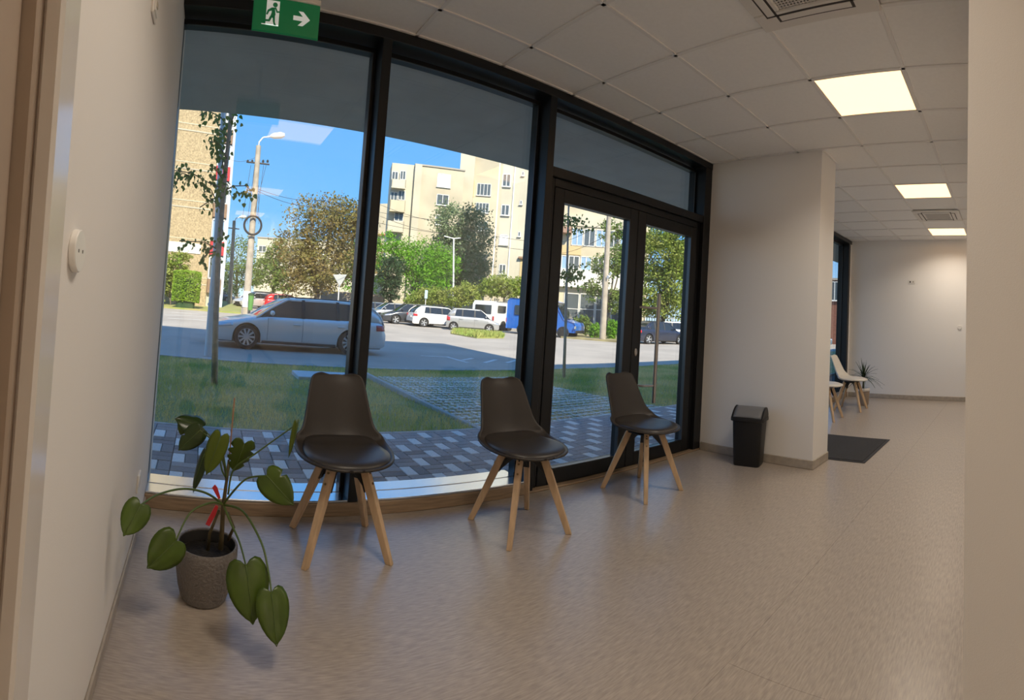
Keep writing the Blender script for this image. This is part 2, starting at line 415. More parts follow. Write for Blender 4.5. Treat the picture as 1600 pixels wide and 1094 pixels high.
# ---------------------------------------------------------------- ceiling lights
PANEL_W = 9.4
M_PANEL = mat('led_diffuser', (0.8, 0.8, 0.8), 0.5, emit=(1.0, 0.56, 0.235), estr=2.3)
LBL = {(3, 1): 'square ceiling light panel nearest, above the pillar corner', (3, 5): 'middle-distance ceiling light panel before the far air conditioner',
       (3, 9): 'farthest ceiling light panel, beyond the far air conditioner', (3, -3): 'ceiling light panel overhead, seen as largest reflection in window',
       (8, -3): 'corridor ceiling light panel, seen as middle reflection in window', (12, -3): 'corridor end ceiling light panel, seen as smallest reflection in window'}
for i, j in LIGHTS:
    x0, x1, y0, y1 = cell(i, j)
    t = thing('ceiling_light', LBL[i, j], 'light', ((x0+x1)/2, (y0+y1)/2, ZC), 0, 'ceiling light panels')
    a = 0.288
    fm = MB()
    for b in ((-a, a, -a, -a + .010), (-a, a, a - .010, a), (-a, -a + .010, -a + .010, a - .010), (a - .010, a, -a + .010, a - .010)): fm.bbox(*b, -0.002, 0.03, 0.001)
    fm.build('frame', M_RAIL, t)
    MB().box(-a + .010, a - .010, -a + .010, a - .010, 0.000, 0.02).build('diffuser', M_PANEL, t)
    ld = bpy.data.lights.new('panel_light', 'AREA'); ld.shape = 'SQUARE'; ld.size = 0.54; ld.energy = PANEL_W; ld.spread = math.radians(136); ld.color = (1.0, 0.92, 0.80)
    lo_ = bpy.data.objects.new('panel_light', ld); COL.objects.link(lo_); lo_.parent = t; lo_.location = (0, 0, -0.004)
# ================================================================ outside: ground
Z_PAVE, Z_LAWN, Z_ROAD = -0.13, -0.24, -0.30
M_ASPHALT = mat('asphalt', (0.45, 0.405, 0.35), 0.9, spec=0.2, var=0.22, vscale=0.5, bump=0.2, bscale=60, world_co=True, detail=8)
M_KERB = mat('kerb_concrete', (0.46, 0.45, 0.43), 0.85, var=0.2, vscale=6, world_co=True)
M_SOIL = mat('lawn_soil', (0.20, 0.25, 0.08), 0.95, var=0.7, vscale=0.9, col2=(0.36, 0.32, 0.15), world_co=True)
M_GRASS = mat('grass_blade', (0.30, 0.46, 0.08), 0.7, spec=0.2, var=1.0, vscale=0.75, col2=(0.82, 0.69, 0.31), world_co=True, transl=0.25, lo=0.28, hi=0.56)  # straw second tone paints in the pale glass reflections lying over the lawn
M_PAVE_DARK = mat('dark_paver', (0.32, 0.30, 0.295), 0.8, rand=0.35, var=0.25, vscale=60, bump=0.2, bscale=250)
M_PAVE_LIGHT = mat('light_paver', (0.85, 0.84, 0.81), 0.8, rand=0.12, var=0.2, vscale=60, bump=0.2, bscale=250)
M_SAND = mat('paving_sand', (0.05, 0.05, 0.05), 0.95)
M_CONC = mat('cast_concrete', (0.42, 0.40, 0.37), 0.85, var=0.25, vscale=4, bump=0.1)
M_LINE = mat('road_marking', (0.70, 0.69, 0.66), 0.8, var=0.25, vscale=3, world_co=True)
M_SOFFIT = mat('soffit_render', (0.62, 0.61, 0.58), 0.85, var=0.12, vscale=3, bump=0.05)
M_FACADE = mat('facade_render', (0.55, 0.52, 0.48), 0.85)

rd = MB().box(-130, -10.45, -80, 110, -0.6, Z_ROAD).build('road', M_ASPHALT); rd['kind'] = 'structure'
# lawn falls gently from the paving to the road
def lawn_z(x): return Z_PAVE - 0.02 + (Z_LAWN - Z_PAVE) * min(1, max(0, (-4.9 - x) / 5.4))
lw_ = MB(); lw_.grid(lambda a, b: (-4.86 - 5.5*a, -14 + 44*b, lawn_z(-4.86 - 5.5*a) - 0.01), 12, 30)
lawn = lw_.build('lawn', M_SOIL); lawn['kind'] = 'structure'
kb = MB()
kerb = struct('kerb')
for k in range(44):
    MB().bbox(-10.47, -10.33, -14 + k*1.0 + 0.004, -13 + k*1.0 - 0.004, -0.6, Z_LAWN + 0.01, 0.012).build('kerb_stone', M_KERB, kerb)
eb = struct('edging')
for k in range(36):
    MB().bbox(-4.90, -4.845, -8 + k + 0.003, -7 + k - 0.003, -0.4, Z_PAVE + 0.004, 0.006).build('edging_stone', M_KERB, eb)
# paving: basket weave of 200 x 100 blocks, one pale block in every other pair
pv = MB().box(-4.845, -2.9, -9, 29, -0.6, Z_PAVE - 0.05).build('pavement', M_SAND); pv['kind'] = 'structure'
g_ = 0.0025
me_a = MB().bbox(-0.1 + g_, 0.1 - g_, -0.05 + g_, 0.05 - g_, -0.06, 0, 0.004).mesh('paver'); me_a.materials.append(M_PAVE_DARK)
me_b = MB().bbox(-0.05 + g_, 0.05 - g_, -0.1 + g_, 0.1 - g_, -0.06, 0, 0.004).mesh('paver'); me_b.materials.append(M_PAVE_DARK)
me_l = MB().bbox(-0.1 + g_, 0.1 - g_, -0.05 + g_, 0.05 - g_, -0.06, 0, 0.004).mesh('paver'); me_l.materials.append(M_PAVE_LIGHT)
blocks = []
for i in range(10):
    for j in range(-4, 60):
        x = -4.745 + 0.2*i + 0.0; y = -0.05 + 0.2*j
        if (i + j) % 2 == 0: blocks += [(me_l, x, y - 0.05), (me_a, x, y + 0.05)]
        else: blocks += [(me_b, x - 0.05, y), (me_b, x + 0.05, y)]
def pave_key(b): return math.hypot(b[1], b[2]) if b[2] > -0.75 else 99
blocks.sort(key=pave_key)
for n_, (me, x, y) in enumerate(blocks[:300]):
    link_mesh('paver', me, pv, (x, y, Z_PAVE + random.uniform(-0.0015, 0.0015)))
rest_d, rest_l = MB(), MB()
for me, x, y in blocks[300:]:
    z = Z_PAVE + random.uniform(-0.0015, 0.0015)
    (rest_l if me is me_l else rest_d).add([(v.co.x + x, v.co.y + y, v.co.z + z) for v in me.vertices], [tuple(p.vertices) for p in me.polygons])
rest_d.build('dark_paver_field', M_PAVE_DARK, pv, kind='stuff'); rest_l.build('light_paver_field', M_PAVE_LIGHT, pv, kind='stuff')

# concrete turf pavers beside the lawn
tp = struct('turf_paving')
tm = MB()
for k in range(4): tm.box(-0.30 + k*0.193, -0.30 + k*0.193 + 0.02, -0.2, 0.2, -0.06, 0)
def lozenge(x, y):      # raised nodes of the lattice
    tm.box(x - 0.036, x + 0.036, y - 0.028, y + 0.028, -0.06, 0.006)
for k in range(3):
    for q in range(4): tm.box(-0.28 + k*0.193, -0.107 + k*0.193, -0.2 + q*0.127, -0.2 + q*0.127 + 0.018, -0.06, -0.002)
for k in range(4):
    for q in range(4): lozenge(max(-0.257, min(0.257, -0.29 + k*0.193)), max(-0.165, min(0.165, -0.19 + q*0.127)))
tme = tm.mesh('turf_paver'); tme.materials.append(mat('turf_paver_concrete', (0.74, 0.72, 0.68), 0.85, rand=0.12, var=0.15, vscale=12))
for i in range(7):
    for j in range(8):
        x = -5.22 - 0.605*i; y = 3.32 + 0.403*j
        link_mesh('turf_paver', tme, tp, (x, y, lawn_z(x) + 0.010), (0, -math.atan(0.11/5.4), 0))
MB().bbox(-9.2, -4.9, 3.045, 3.105, -0.5, -0.135, 0.006, Matrix.Rotation(0, 4, 'Y')).build('edging_stone', M_KERB, tp)
def in_turf(x, y): return -9.15 < x < -4.92 and 3.1 < y < 6.5
# grass blades: thick where the lawn is near
gm = MB(); rg = random.Random(3)
def blade(x, y, h, w):
    a = rg.uniform(0, 2*PI); dx, dy = math.cos(a)*w, math.sin(a)*w; lx, ly = rg.uniform(-.5, .5)*h, rg.uniform(-.5, .5)*h; z = lawn_z(x) - 0.01
    gm.add([(x - dx, y - dy, z), (x + dx, y + dy, z), (x + lx, y + ly, z + h)], [(0, 1, 2)])
n_ = 0
while n_ < 90000:
    x = -4.95 - 5.4 * rg.random(); y = rg.uniform(-1.6, 16) if x < -6 else rg.uniform(-1.2, 12)
    if y / -x > 2.2: continue
    if -9.25 < x < -8.45 and 1.6 < y < 2.85: continue
    t = in_turf(x, y)
    if t and rg.random() > 0.95: continue
    k = 0.5 + 0.5*fbm(x*0.5, y*0.5)
    h = (0.04 if t else 0.03 + 0.05*max(0, k)) * rg.uniform(.6, 1.3)
    blade(x, y, h, 0.004 + 0.0007*(-x - 4.9)); n_ += 1
gr = gm.build('grass', M_GRASS); tag(gr, 'patchy green and straw-coloured lawn grass, pale patches painted for window reflections', 'grass', kind='stuff')
mh = MB().bbox(-9.2, -8.52, 1.70, 2.74, -0.33, -0.175, 0.01).build('concrete_slab', mat('pale_concrete', (0.62, 0.62, 0.62), 0.8, var=0.1)); tag(mh, 'pale concrete access slab lying in the lawn', 'slab')
for a, b in (((658, 556), (702, 558)), ((699, 558), (731, 567)), ((722, 563), (738, 560)), ((757, 567), (775, 562)), ((792, 567), (806, 563)),
             ((262, 497), (330, 501)), ((258, 492), (325, 495)), ((268, 488), (322, 490))):
    p, q = at_z(*a, Z_ROAD), at_z(*b, Z_ROAD); d = (q - p).normalized(); n = Vector((-d.y, d.x, 0)) * 0.06
    MB().prism([p - n, q - n, q + n, p + n], (0, 0, 0.004)).build('road_marking', M_LINE, rd)

# our own building above the glazing: soffit and upper storeys (they shade the lawn and half the road)
sf = MB().box(-4.80, -2.92, -24, 8.05, 2.86, 3.0).build('soffit', M_SOFFIT); sf['kind'] = 'structure'
us = MB().box(-4.80, 9, -24, 8.05, 3.0, 11.6).build('upper_storeys', M_FACADE); us['kind'] = 'structure'
ls = MB().box(-4.30, 9, 8.05, 40, 2.9, 6.2).build('low_wing', M_FACADE); ls['kind'] = 'structure'
fz = MB().box(-3.0, -2.9, -24, YL - 0.25, -0.3, 2.86).build('wall_front', M_FACADE); fz['kind'] = 'structure'
fz = MB().box(-2.88, -2.78, YF + 0.2, 40, -0.3, 2.9).build('wall_front_wing', M_FACADE); fz['kind'] = 'structure'
fz = MB().box(-3.0, XG - 0.06, YL - 0.25, YF, ZC - 0.06, 2.86).build('wall_head', M_SOFFIT); fz['kind'] = 'structure'
# ================================================================ cars
M_TYRE = mat('tyre_rubber', (0.02, 0.02, 0.021), 0.8)
M_CARGLASS = mat('car_glass', (0.02, 0.025, 0.03), 0.06, spec=0.9)
M_RIM = mat('alloy_rim', (0.62, 0.63, 0.65), 0.3, metal=0.7)
M_TRIM = mat('black_car_plastic', (0.025, 0.025, 0.027), 0.5)
M_TAIL = mat('tail_light_red', (0.50, 0.02, 0.02), 0.15, coat=0.6)
M_HEAD = mat('head_light', (0.55, 0.58, 0.62), 0.1, metal=0.4, coat=0.8)
M_PLATE = mat('number_plate', (0.75, 0.75, 0.72), 0.4)
def lerp(a, b, t): return a + (b - a) * t
def interp(pts, x):
    if x <= pts[0][0]: return pts[0][1]
    for (x0, y0), (x1, y1) in zip(pts, pts[1:]):
        if x <= x1:
            t = (x - x0) / (x1 - x0); t = t*t*(3 - 2*t) * 0.5 + t * 0.5
            return lerp(y0, y1, t)
    return pts[-1][1]
SHAPES = {   # fractions of the length from the nose: hood / belt height, then the greenhouse: base front, roof front, roof rear, base rear
    'estate': dict(top=[(0, .60), (.03, .70), (.09, .77), (.26, .92), (.32, .95), (.60, .965), (.90, .99), (.96, .98), (.99, .90), (1, .62)], gh=(.245, .425, .88, .985), pillars=(.50, .70), dpil=(.86, .97)),
    'hatch':  dict(top=[(0, .58), (.03, .70), (.09, .78), (.24, .95), (.30, .98), (.60, 1.0), (.92, 1.03), (.97, 1.0), (.995, .90), (1, .62)], gh=(.225, .40, .86, .975), pillars=(.50, .71), dpil=(.80, .95)),
    'sedan':  dict(top=[(0, .58), (.03, .68), (.10, .76), (.27, .92), (.33, .95), (.60, .97), (.82, .99), (.94, 1.0), (.985, .95), (1, .62)], gh=(.255, .42, .70, .86), pillars=(.49, .67), dpil=(.74, .80)),
    'micro':  dict(top=[(0, .55), (.03, .66), (.08, .74), (.22, .92), (.30, .97), (.60, .98), (.92, 1.0), (.97, .98), (.995, .88), (1, .60)], gh=(.17, .37, .86, .97), pillars=(.47, .70), dpil=(.83, .95)),
}
def make_car(name, label, loc, heading, L, W, H, wb, fo, R, shape, paint, spokes=10, tint=None, rails=False, group=None):
    """heading: world angle the nose points to; fo: front overhang"""
    sh = SHAPES[shape]; root = thing(name, label, 'car', loc, heading, group)
    X = lambda t: L/2 - t*L
    xf, xr = L/2 - fo, L/2 - fo - wb; Ra = R + 0.045; sill = 0.20
    hs = H / 1.44
    top = lambda t: interp(sh['top'], t) * (0.94 if shape != 'micro' else 0.95) * (0.5 + 0.5*hs)
    def hw(t):
        k = 1.0
        if t < 0.10: k -= 0.20 * (1 - t/0.10)**2
        if t > 0.92: k -= 0.15 * ((t - 0.92)/0.08)**2
        return W/2 * k
    def bot(x):
        z = sill + (0.05 if abs(x) > L/2 - 0.06 else 0)
        for wx in (xf, xr):
            d = abs(x - wx)
            if d < Ra: z = max(z, R + math.sqrt(Ra*Ra - d*d))
        return z
    def yprof(z, zt):
        pts = [(0.15, .90), (0.26, .965), (0.45, .99), (0.58, 1.0), (zt*0.86, .975), (zt*0.96, .935), (zt, .87)]
        return interp(pts, z)
    xs = set()
    for k in range(41): xs.add(round(X(k/40), 4))
    for wx in (xf, xr):
        for k in range(13): xs.add(round(wx + Ra*math.cos(PI*k/12), 4))
        xs.add(round(wx + Ra + 0.002, 4)); xs.add(round(wx - Ra - 0.002, 4))
    xs = sorted([x for x in xs if -L/2 <= x <= L/2], reverse=True)
    def side(x, z, off=0.0):
        t = (L/2 - x)/L; zt = top(t); return Vector((x, hw(t)*yprof(z, zt) + off, z))
    m = MB(); rows = 12
    sec = []
    for x in xs:
        t = (L/2 - x)/L; zt = top(t); zb = bot(x)
        zf = [0.20, 0.26, 0.34, 0.45, 0.56, 0.64, zt*0.86, zt*0.93, zt*0.975, zt]
        pl_ = [Vector((x, hw(t)*yprof(max(z, zb), zt), max(z, zb))) for z in sorted(zf)]
        pl_ += [Vector((x, hw(t)*0.6, zt + 0.012)), Vector((x, 0, zt + 0.02))]
        sec.append(pl_ + [Vector((p.x, -p.y, p.z)) for p in reversed(pl_[:-1])])
    n = len(sec[0])
    m.add([p for s_ in sec for p in s_], [(i*n + k, i*n + k + 1, (i+1)*n + k + 1, (i+1)*n + k) for i in range(len(sec)-1) for k in range(n-1)]
          + [tuple(range(n)), tuple(reversed(range((len(sec)-1)*n, len(sec)*n)))])
    body = m.build('body', paint, root, auto=0.7)
    MB().box(-L/2 + 0.12, L/2 - 0.12, -W*0.40, W*0.40, 0.17, 0.60).build('underbody', M_TRIM, root)
    # greenhouse
    g0, g1, g2, g3 = [X(t) for t in sh['gh']]
    def roof(x):
        if x > g1: k = max(0, (g0 - x)/(g0 - g1)); return lerp(top((L/2-x)/L), H - 0.02, k**0.88)
        if x < g2: k = max(0, (x - g3)/(g2 - g3)); return lerp(top((L/2-x)/L), H - 0.03, max(0, k)**0.62)
        k = (x - g2)/(g1 - g2); return H - 0.03 + 0.035*math.sin(PI*(0.15 + 0.75*k)) - 0.02
    def gpt(x, s, off=0.0):
        t = (L/2 - x)/L; zb = top(t) - 0.02; zr = max(roof(x) - 0.035, zb + 0.002)
        wb_ = hw(t)*0.895; k = max(0, min(1, (zr - zb)/(H - 0.05 - zb)))
        wr = lerp(wb_, hw(t)*0.70, k); z = lerp(zb, zr, s)
        return Vector((x, lerp(wb_, wr, s**1.25) + off, z))
    gm_ = MB(); gs = []
    N = 30
    for i in range(N + 1):
        x = lerp(g0, g3, i/N); pts = [gpt(x, s) for s in (0, .25, .5, .75, .92, 1)]; e_ = pts[-1]
        pts += [Vector((x, e_.y*0.9, e_.z + 0.018)), Vector((x, e_.y*0.55, e_.z + 0.032)), Vector((x, 0, e_.z + 0.037))]
        gs.append(pts + [Vector((p.x, -p.y, p.z)) for p in reversed(pts[:-1])])
    n = len(gs[0])
    gm_.add([p for s_ in gs for p in s_], [(i*n + k, i*n + k + 1, (i+1)*n + k + 1, (i+1)*n + k) for i in range(N) for k in range(n-1)])
    gl = gm_.build('windows', tint or M_CARGLASS, root, auto=0.8)
    # roof skin with window frames and rear pillars
    rm = MB(); rs_ = []
    for i in range(21):
        x = lerp(g1 - 0.02, g2 + 0.03, i/20); e_ = gpt(x, 1.0)
        pts = [gpt(x, 0.93, 0.008), Vector((x, e_.y + 0.008, e_.z + 0.006)), Vector((x, e_.y*0.9, e_.z + 0.028)), Vector((x, e_.y*0.5, e_.z + 0.044)), Vector((x, 0, e_.z + 0.048))]
        rs_.append(pts + [Vector((p.x, -p.y, p.z)) for p in reversed(pts[:-1])])
    n = len(rs_[0])
    rm.add([p for s_ in rs_ for p in s_], [(i*n + k, i*n + k + 1, (i+1)*n + k + 1, (i+1)*n + k) for i in range(20) for k in range(n-1)])
    rm.build('roof', paint, root, auto=0.8)
    for sd in (1, -1):
        flip = lambda p: Vector((p.x, sd*p.y, p.z))
        MB().tube([flip(gpt(lerp(g0 + 0.02, g1 - 0.05, k/8), 1.0, 0.004)) for k in range(9)], 0.028, 6).build('front_pillar', paint, root, smooth=True)
        MB().tube([flip(gpt(lerp(g2 + 0.03, g3, k/8), 1.0, 0.002)) for k in range(9)], 0.03, 6).build('rear_pillar', paint, root, smooth=True)
        for tp_ in sh['pillars']:
            x = X(tp_); MB().add([flip(gpt(x + 0.035, s, 0.007)) for s in (0, .5, 1)] + [flip(gpt(x - 0.05, s, 0.007)) for s in (0, .5, 1)], [(0, 1, 4, 3), (1, 2, 5, 4)]).build('door_pillar', M_TRIM, root, solid=0.01)
        d0, d1_ = X(sh['dpil'][0]), X(sh['dpil'][1])
        vs = [flip(gpt(lerp(d0 - 0.06*s*0, d1_, a/5) + (0.10*(s - .5) if a == 0 else 0), s, 0.009)) for a in range(6) for s in (0, .5, 1)]
        MB().add(vs, [(a*3 + k, a*3 + k + 1, a*3 + k + 4, a*3 + k + 3) for a in range(5) for k in range(2)]).build('tail_pillar', paint, root, solid=0.008, smooth=True)
        if rails:
            MB().tube([flip(gpt(lerp(g1 - 0.15, g2 + 0.1, k/8), 1.0, -0.05)) + Vector((0, 0, 0.05)) for k in range(9)], 0.013, 6).build('roof_rail', M_TRIM, root, smooth=True)
        # seams, handles, sill, mirror
        for tp_ in (sh['gh'][0] + 0.06, sh['pillars'][0], sh['pillars'][1] + 0.06):
            x = X(tp_)
            if min(abs(x - xf), abs(x - xr)) < Ra: zlo = bot(x) + 0.02
            else: zlo = sill + 0.08
            MB().tube([flip(side(x, lerp(zlo, top(tp_)*0.95, k/6), 0.0)) for k in range(7)], 0.0055, 4).build('door_seam', M_TRIM, body)
        for tp_ in (sh['pillars'][0] - 0.035, sh['pillars'][1] + 0.02):
            c = flip(side(X(tp_), top(tp_)*0.80, 0.018)); MB().bbox(c.x - 0.10, c.x + 0.10, c.y - 0.018, c.y + 0.018, c.z - 0.014, c.z + 0.014, 0.008).build('door_handle', paint, body)
        MB().tube([flip(side(lerp(xf - Ra - 0.03, xr + Ra + 0.03, k/6), 0.23, 0.005)) for k in range(7)], 0.03, 6).build('side_sill', M_TRIM, body)
        c = flip(gpt(lerp(g0, g1, .42), 0.0)); y0, y1 = sorted((c.y, c.y + sd*0.2))
        MB().bbox(c.x - 0.07, c.x + 0.05, y0 + (0.03 if sd > 0 else 0), y1 - (0.03 if sd < 0 else 0), c.z + 0.05, c.z + 0.18, 0.04).build('mirror', paint, root)
        # lamps
        def patch(ta, tb, za, zb_, mt, nm, off=0.006):
            vs = [flip(side(X(lerp(ta, tb, i/6)), lerp(za(i/6), zb_(i/6), j/3), off)) for i in range(7) for j in range(4)]
            MB().add(vs, [(i*4 + j, i*4 + j + 1, i*4 + j + 5, i*4 + j + 4) for i in range(6) for j in range(3)]).build(nm, mt, body, solid=0.01, smooth=True)
        zt0 = top(0.06)
        patch(0.004, 0.115, lambda k: zt0*lerp(.76, .86, k), lambda k: zt0*lerp(.90, .985, k), M_HEAD, 'head_light')
        ztr = top(0.97)
        tall = shape in ('micro',)
        patch(0.93, 0.995, lambda k: ztr*(.66 if tall else .76), lambda k: ztr*(1.0 if tall else .93), M_TAIL, 'tail_light')
        # wheels
        for wx in (xf, xr):
            w = MB(); Mx = Matrix.Rotation(-sd*PI/2, 4, 'X')
            w.lathe([(R*0.66, -0.10), (R*0.93, -0.10), (R*0.99, -0.075), (R, 0), (R*0.99, 0.075), (R*0.93, 0.10), (R*0.68, 0.10), (R*0.66, 0.08)], 32, (0, 0, 0), Mx, cap=False)
            wo_ = w.build('wheel', M_TYRE, root, auto=0.6); wo_.location = (wx, sd*(W/2 - 0.115), R)
            MB().lathe([(0, 0.0), (R*0.62, 0.0), (R*0.68, 0.085), (R*0.72, 0.095), (R*0.72, 0.07)], 28, (0,0,0), Mx, cap=False).build('rim_well', mat_well, wo_, auto=0.6)
            rmx = MB(); rmx.lathe([(R*0.64, 0.07), (R*0.66, 0.098), (R*0.73, 0.100), (R*0.73, 0.085)], 32, (0,0,0), Mx, cap=False)
            rmx.lathe([(0, 0.075), (R*0.15, 0.07), (R*0.17, 0.05)], 14, (0,0,0), Mx, cap=False)
            for k in range(spokes):
                a = 2*PI*k/spokes; ca, sa = math.cos(a), math.sin(a); wd = R*(0.075 if spokes > 6 else 0.12)
                vs = []
                for r_, wk, zz in ((R*0.12, wd*0.8, 0.065), (R*0.68, wd*1.15, 0.09)):
                    for q in (-1, 1):
                        for dz in (0, -0.025): vs.append(Mx @ Vector((r_*ca - q*wk*sa, r_*sa + q*wk*ca, zz + dz)))
                rmx.add(vs, [(0, 2, 6, 4), (1, 5, 7, 3), (0, 4, 5, 1), (2, 3, 7, 6), (4, 6, 7, 5)])
            rmx.build('rim', M_RIM, wo_)
    t0 = top(0.0)
    MB().bbox(L/2 - 0.02, L/2 + 0.012, -0.34, 0.34, t0*0.62, t0*0.95, 0.01).build('grille', M_TRIM, body)
    MB().bbox(L/2 - 0.02, L/2 + 0.014, -0.5, 0.5, 0.26, 0.36, 0.01).build('bumper_vent', M_TRIM, body)
    MB().bbox(-L/2 - 0.012, -L/2 + 0.02, -0.26, 0.26, 0.62, 0.73, 0.004).build('number_plate', M_PLATE, body)
    MB().bbox(-L/2 - 0.010, -L/2 + 0.05, -W*0.40, W*0.40, 0.24, 0.38, 0.02).build('rear_skirt', M_TRIM, body)
    return root
mat_well = mat('rim_shadow_well', (0.05, 0.05, 0.052), 0.6)
def paint(name, c, rough=0.25, metal=0.35): return mat(name, c, rough, metal=metal, coat=0.6)
P_SILVERBLUE = paint('silver_blue_paint', (0.72, 0.70, 0.68), 0.3, 0.35)
P_SILVER = paint('silver_paint', (0.48, 0.48, 0.47), 0.3, 0.5)
P_WHITE = paint('white_paint', (0.80, 0.79, 0.76), 0.25, 0)
P_DARK = paint('anthracite_paint', (0.055, 0.06, 0.07), 0.22, 0.3)
P_BLUEGREY = paint('blue_grey_paint', (0.22, 0.27, 0.33), 0.25, 0.4)
P_RED = paint('red_paint', (0.62, 0.02, 0.025), 0.25, 0)
P_NAVY = paint('navy_paint', (0.03, 0.035, 0.06), 0.2, 0.2)
P_BLUE = paint('van_blue_paint', (0.02, 0.13, 0.50), 0.3, 0)
GRP = 'parked cars in the row across the road'
make_car('estate_car', 'silver estate car in the foreground, parked along the near lane', (-14.05, 2.62, Z_ROAD), -PI/2 + 0.02, 4.78, 1.83, 1.44, 2.80, 0.92, 0.325, 'estate', P_SILVERBLUE, 10, rails=True)
make_car('small_hatchback', 'small silver-grey hatchback behind the grassy island', (-29.4, 17.2, Z_ROAD), math.radians(60), 3.5, 1.50, 1.49, 2.34, 0.66, 0.27, 'micro', P_SILVER, 5, group=GRP)
make_car('hatchback', 'white hatchback parked next to the small silver car', (-32.4, 16.1, Z_ROAD), math.radians(84), 4.26, 1.79, 1.47, 2.63, 0.84, 0.31, 'hatch', P_WHITE, 5, group=GRP)
make_car('hatchback', 'dark grey crossover parked left of the white hatchback', (-34.6, 14.9, Z_ROAD), math.radians(262), 4.3, 1.8, 1.55, 2.64, 0.85, 0.33, 'hatch', P_DARK, 5, group=GRP)
make_car('hatchback', 'silver car parked behind the dark grey crossover', (-38.6, 14.9, Z_ROAD), math.radians(268), 4.2, 1.78, 1.50, 2.6, 0.82, 0.31, 'hatch', P_SILVER, 5, group=GRP)
make_car('sedan_car', 'blue-grey car, second from the left end of the row', (-42.4, 14.6, Z_ROAD), math.radians(268), 4.4, 1.78, 1.46, 2.65, 0.85, 0.31, 'sedan', P_BLUEGREY, 5, group=GRP)
make_car('hatchback', 'pale blue car at the left end of the parked row', (-46.2, 14.0, Z_ROAD), math.radians(268), 4.2, 1.78, 1.50, 2.6, 0.82, 0.31, 'hatch', P_SILVERBLUE, 5, group=GRP)
make_car('hatchback', 'red car seen over the bonnet of the silver estate', (*(lambda p: (p.x, p.y))(at_r(447, 470, 46)), Z_ROAD), math.radians(88), 4.0, 1.72, 1.50, 2.5, 0.80, 0.30, 'hatch', P_RED, 5)
make_car('estate_car', 'black estate parked behind the red car near the utility pole', (*(lambda p: (p.x, p.y))(at_r(424, 470, 53)), Z_ROAD), math.radians(92), 4.6, 1.8, 1.62, 2.7, 0.9, 0.33, 'estate', P_DARK, 5)
make_car('hatchback', 'grey car parked beyond the green litter bin', (*(lambda p: (p.x, p.y))(at_r(398, 470, 47)), Z_ROAD), math.radians(-55), 4.1, 1.75, 1.47, 2.6, 0.82, 0.31, 'hatch', P_SILVERBLUE, 5)
make_car('sedan_car', 'grey car in the shade beside the trimmed hedge', (-62.0, 1.6, Z_ROAD), math.radians(80), 4.4, 1.78, 1.5, 2.65, 0.85, 0.31, 'sedan', P_BLUEGREY, 5)
make_car('sedan_car', 'black saloon with red tail light, seen through the right door leaf', (*(lambda p: (p.x, p.y))(at_r(1028, 470, 33)), Z_ROAD), math.radians(80), 4.45, 1.76, 1.45, 2.65, 0.88, 0.31, 'sedan', P_NAVY, 5)
make_car('hatchback', 'silver car in front of the black saloon', (*(lambda p: (p.x, p.y))(at_r(1066, 470, 37.2)), Z_ROAD), math.radians(52), 4.0, 1.75, 1.48, 2.55, 0.82, 0.30, 'hatch', P_SILVER, 5)
make_car('hatchback', 'dark red car at the far right edge of the door glass', (*(lambda p: (p.x, p.y))(at_r(1105, 470, 40)), Z_ROAD), math.radians(50), 4.1, 1.76, 1.5, 2.55, 0.82, 0.30, 'hatch', paint('maroon_paint', (0.22, 0.02, 0.03)), 5)
make_car('hatchback', 'bluish car glimpsed through the far window behind the pillar', (-15.0, 36.5, Z_ROAD), math.radians(20), 4.2, 1.76, 1.5, 2.55, 0.82, 0.30, 'hatch', P_BLUEGREY, 5)

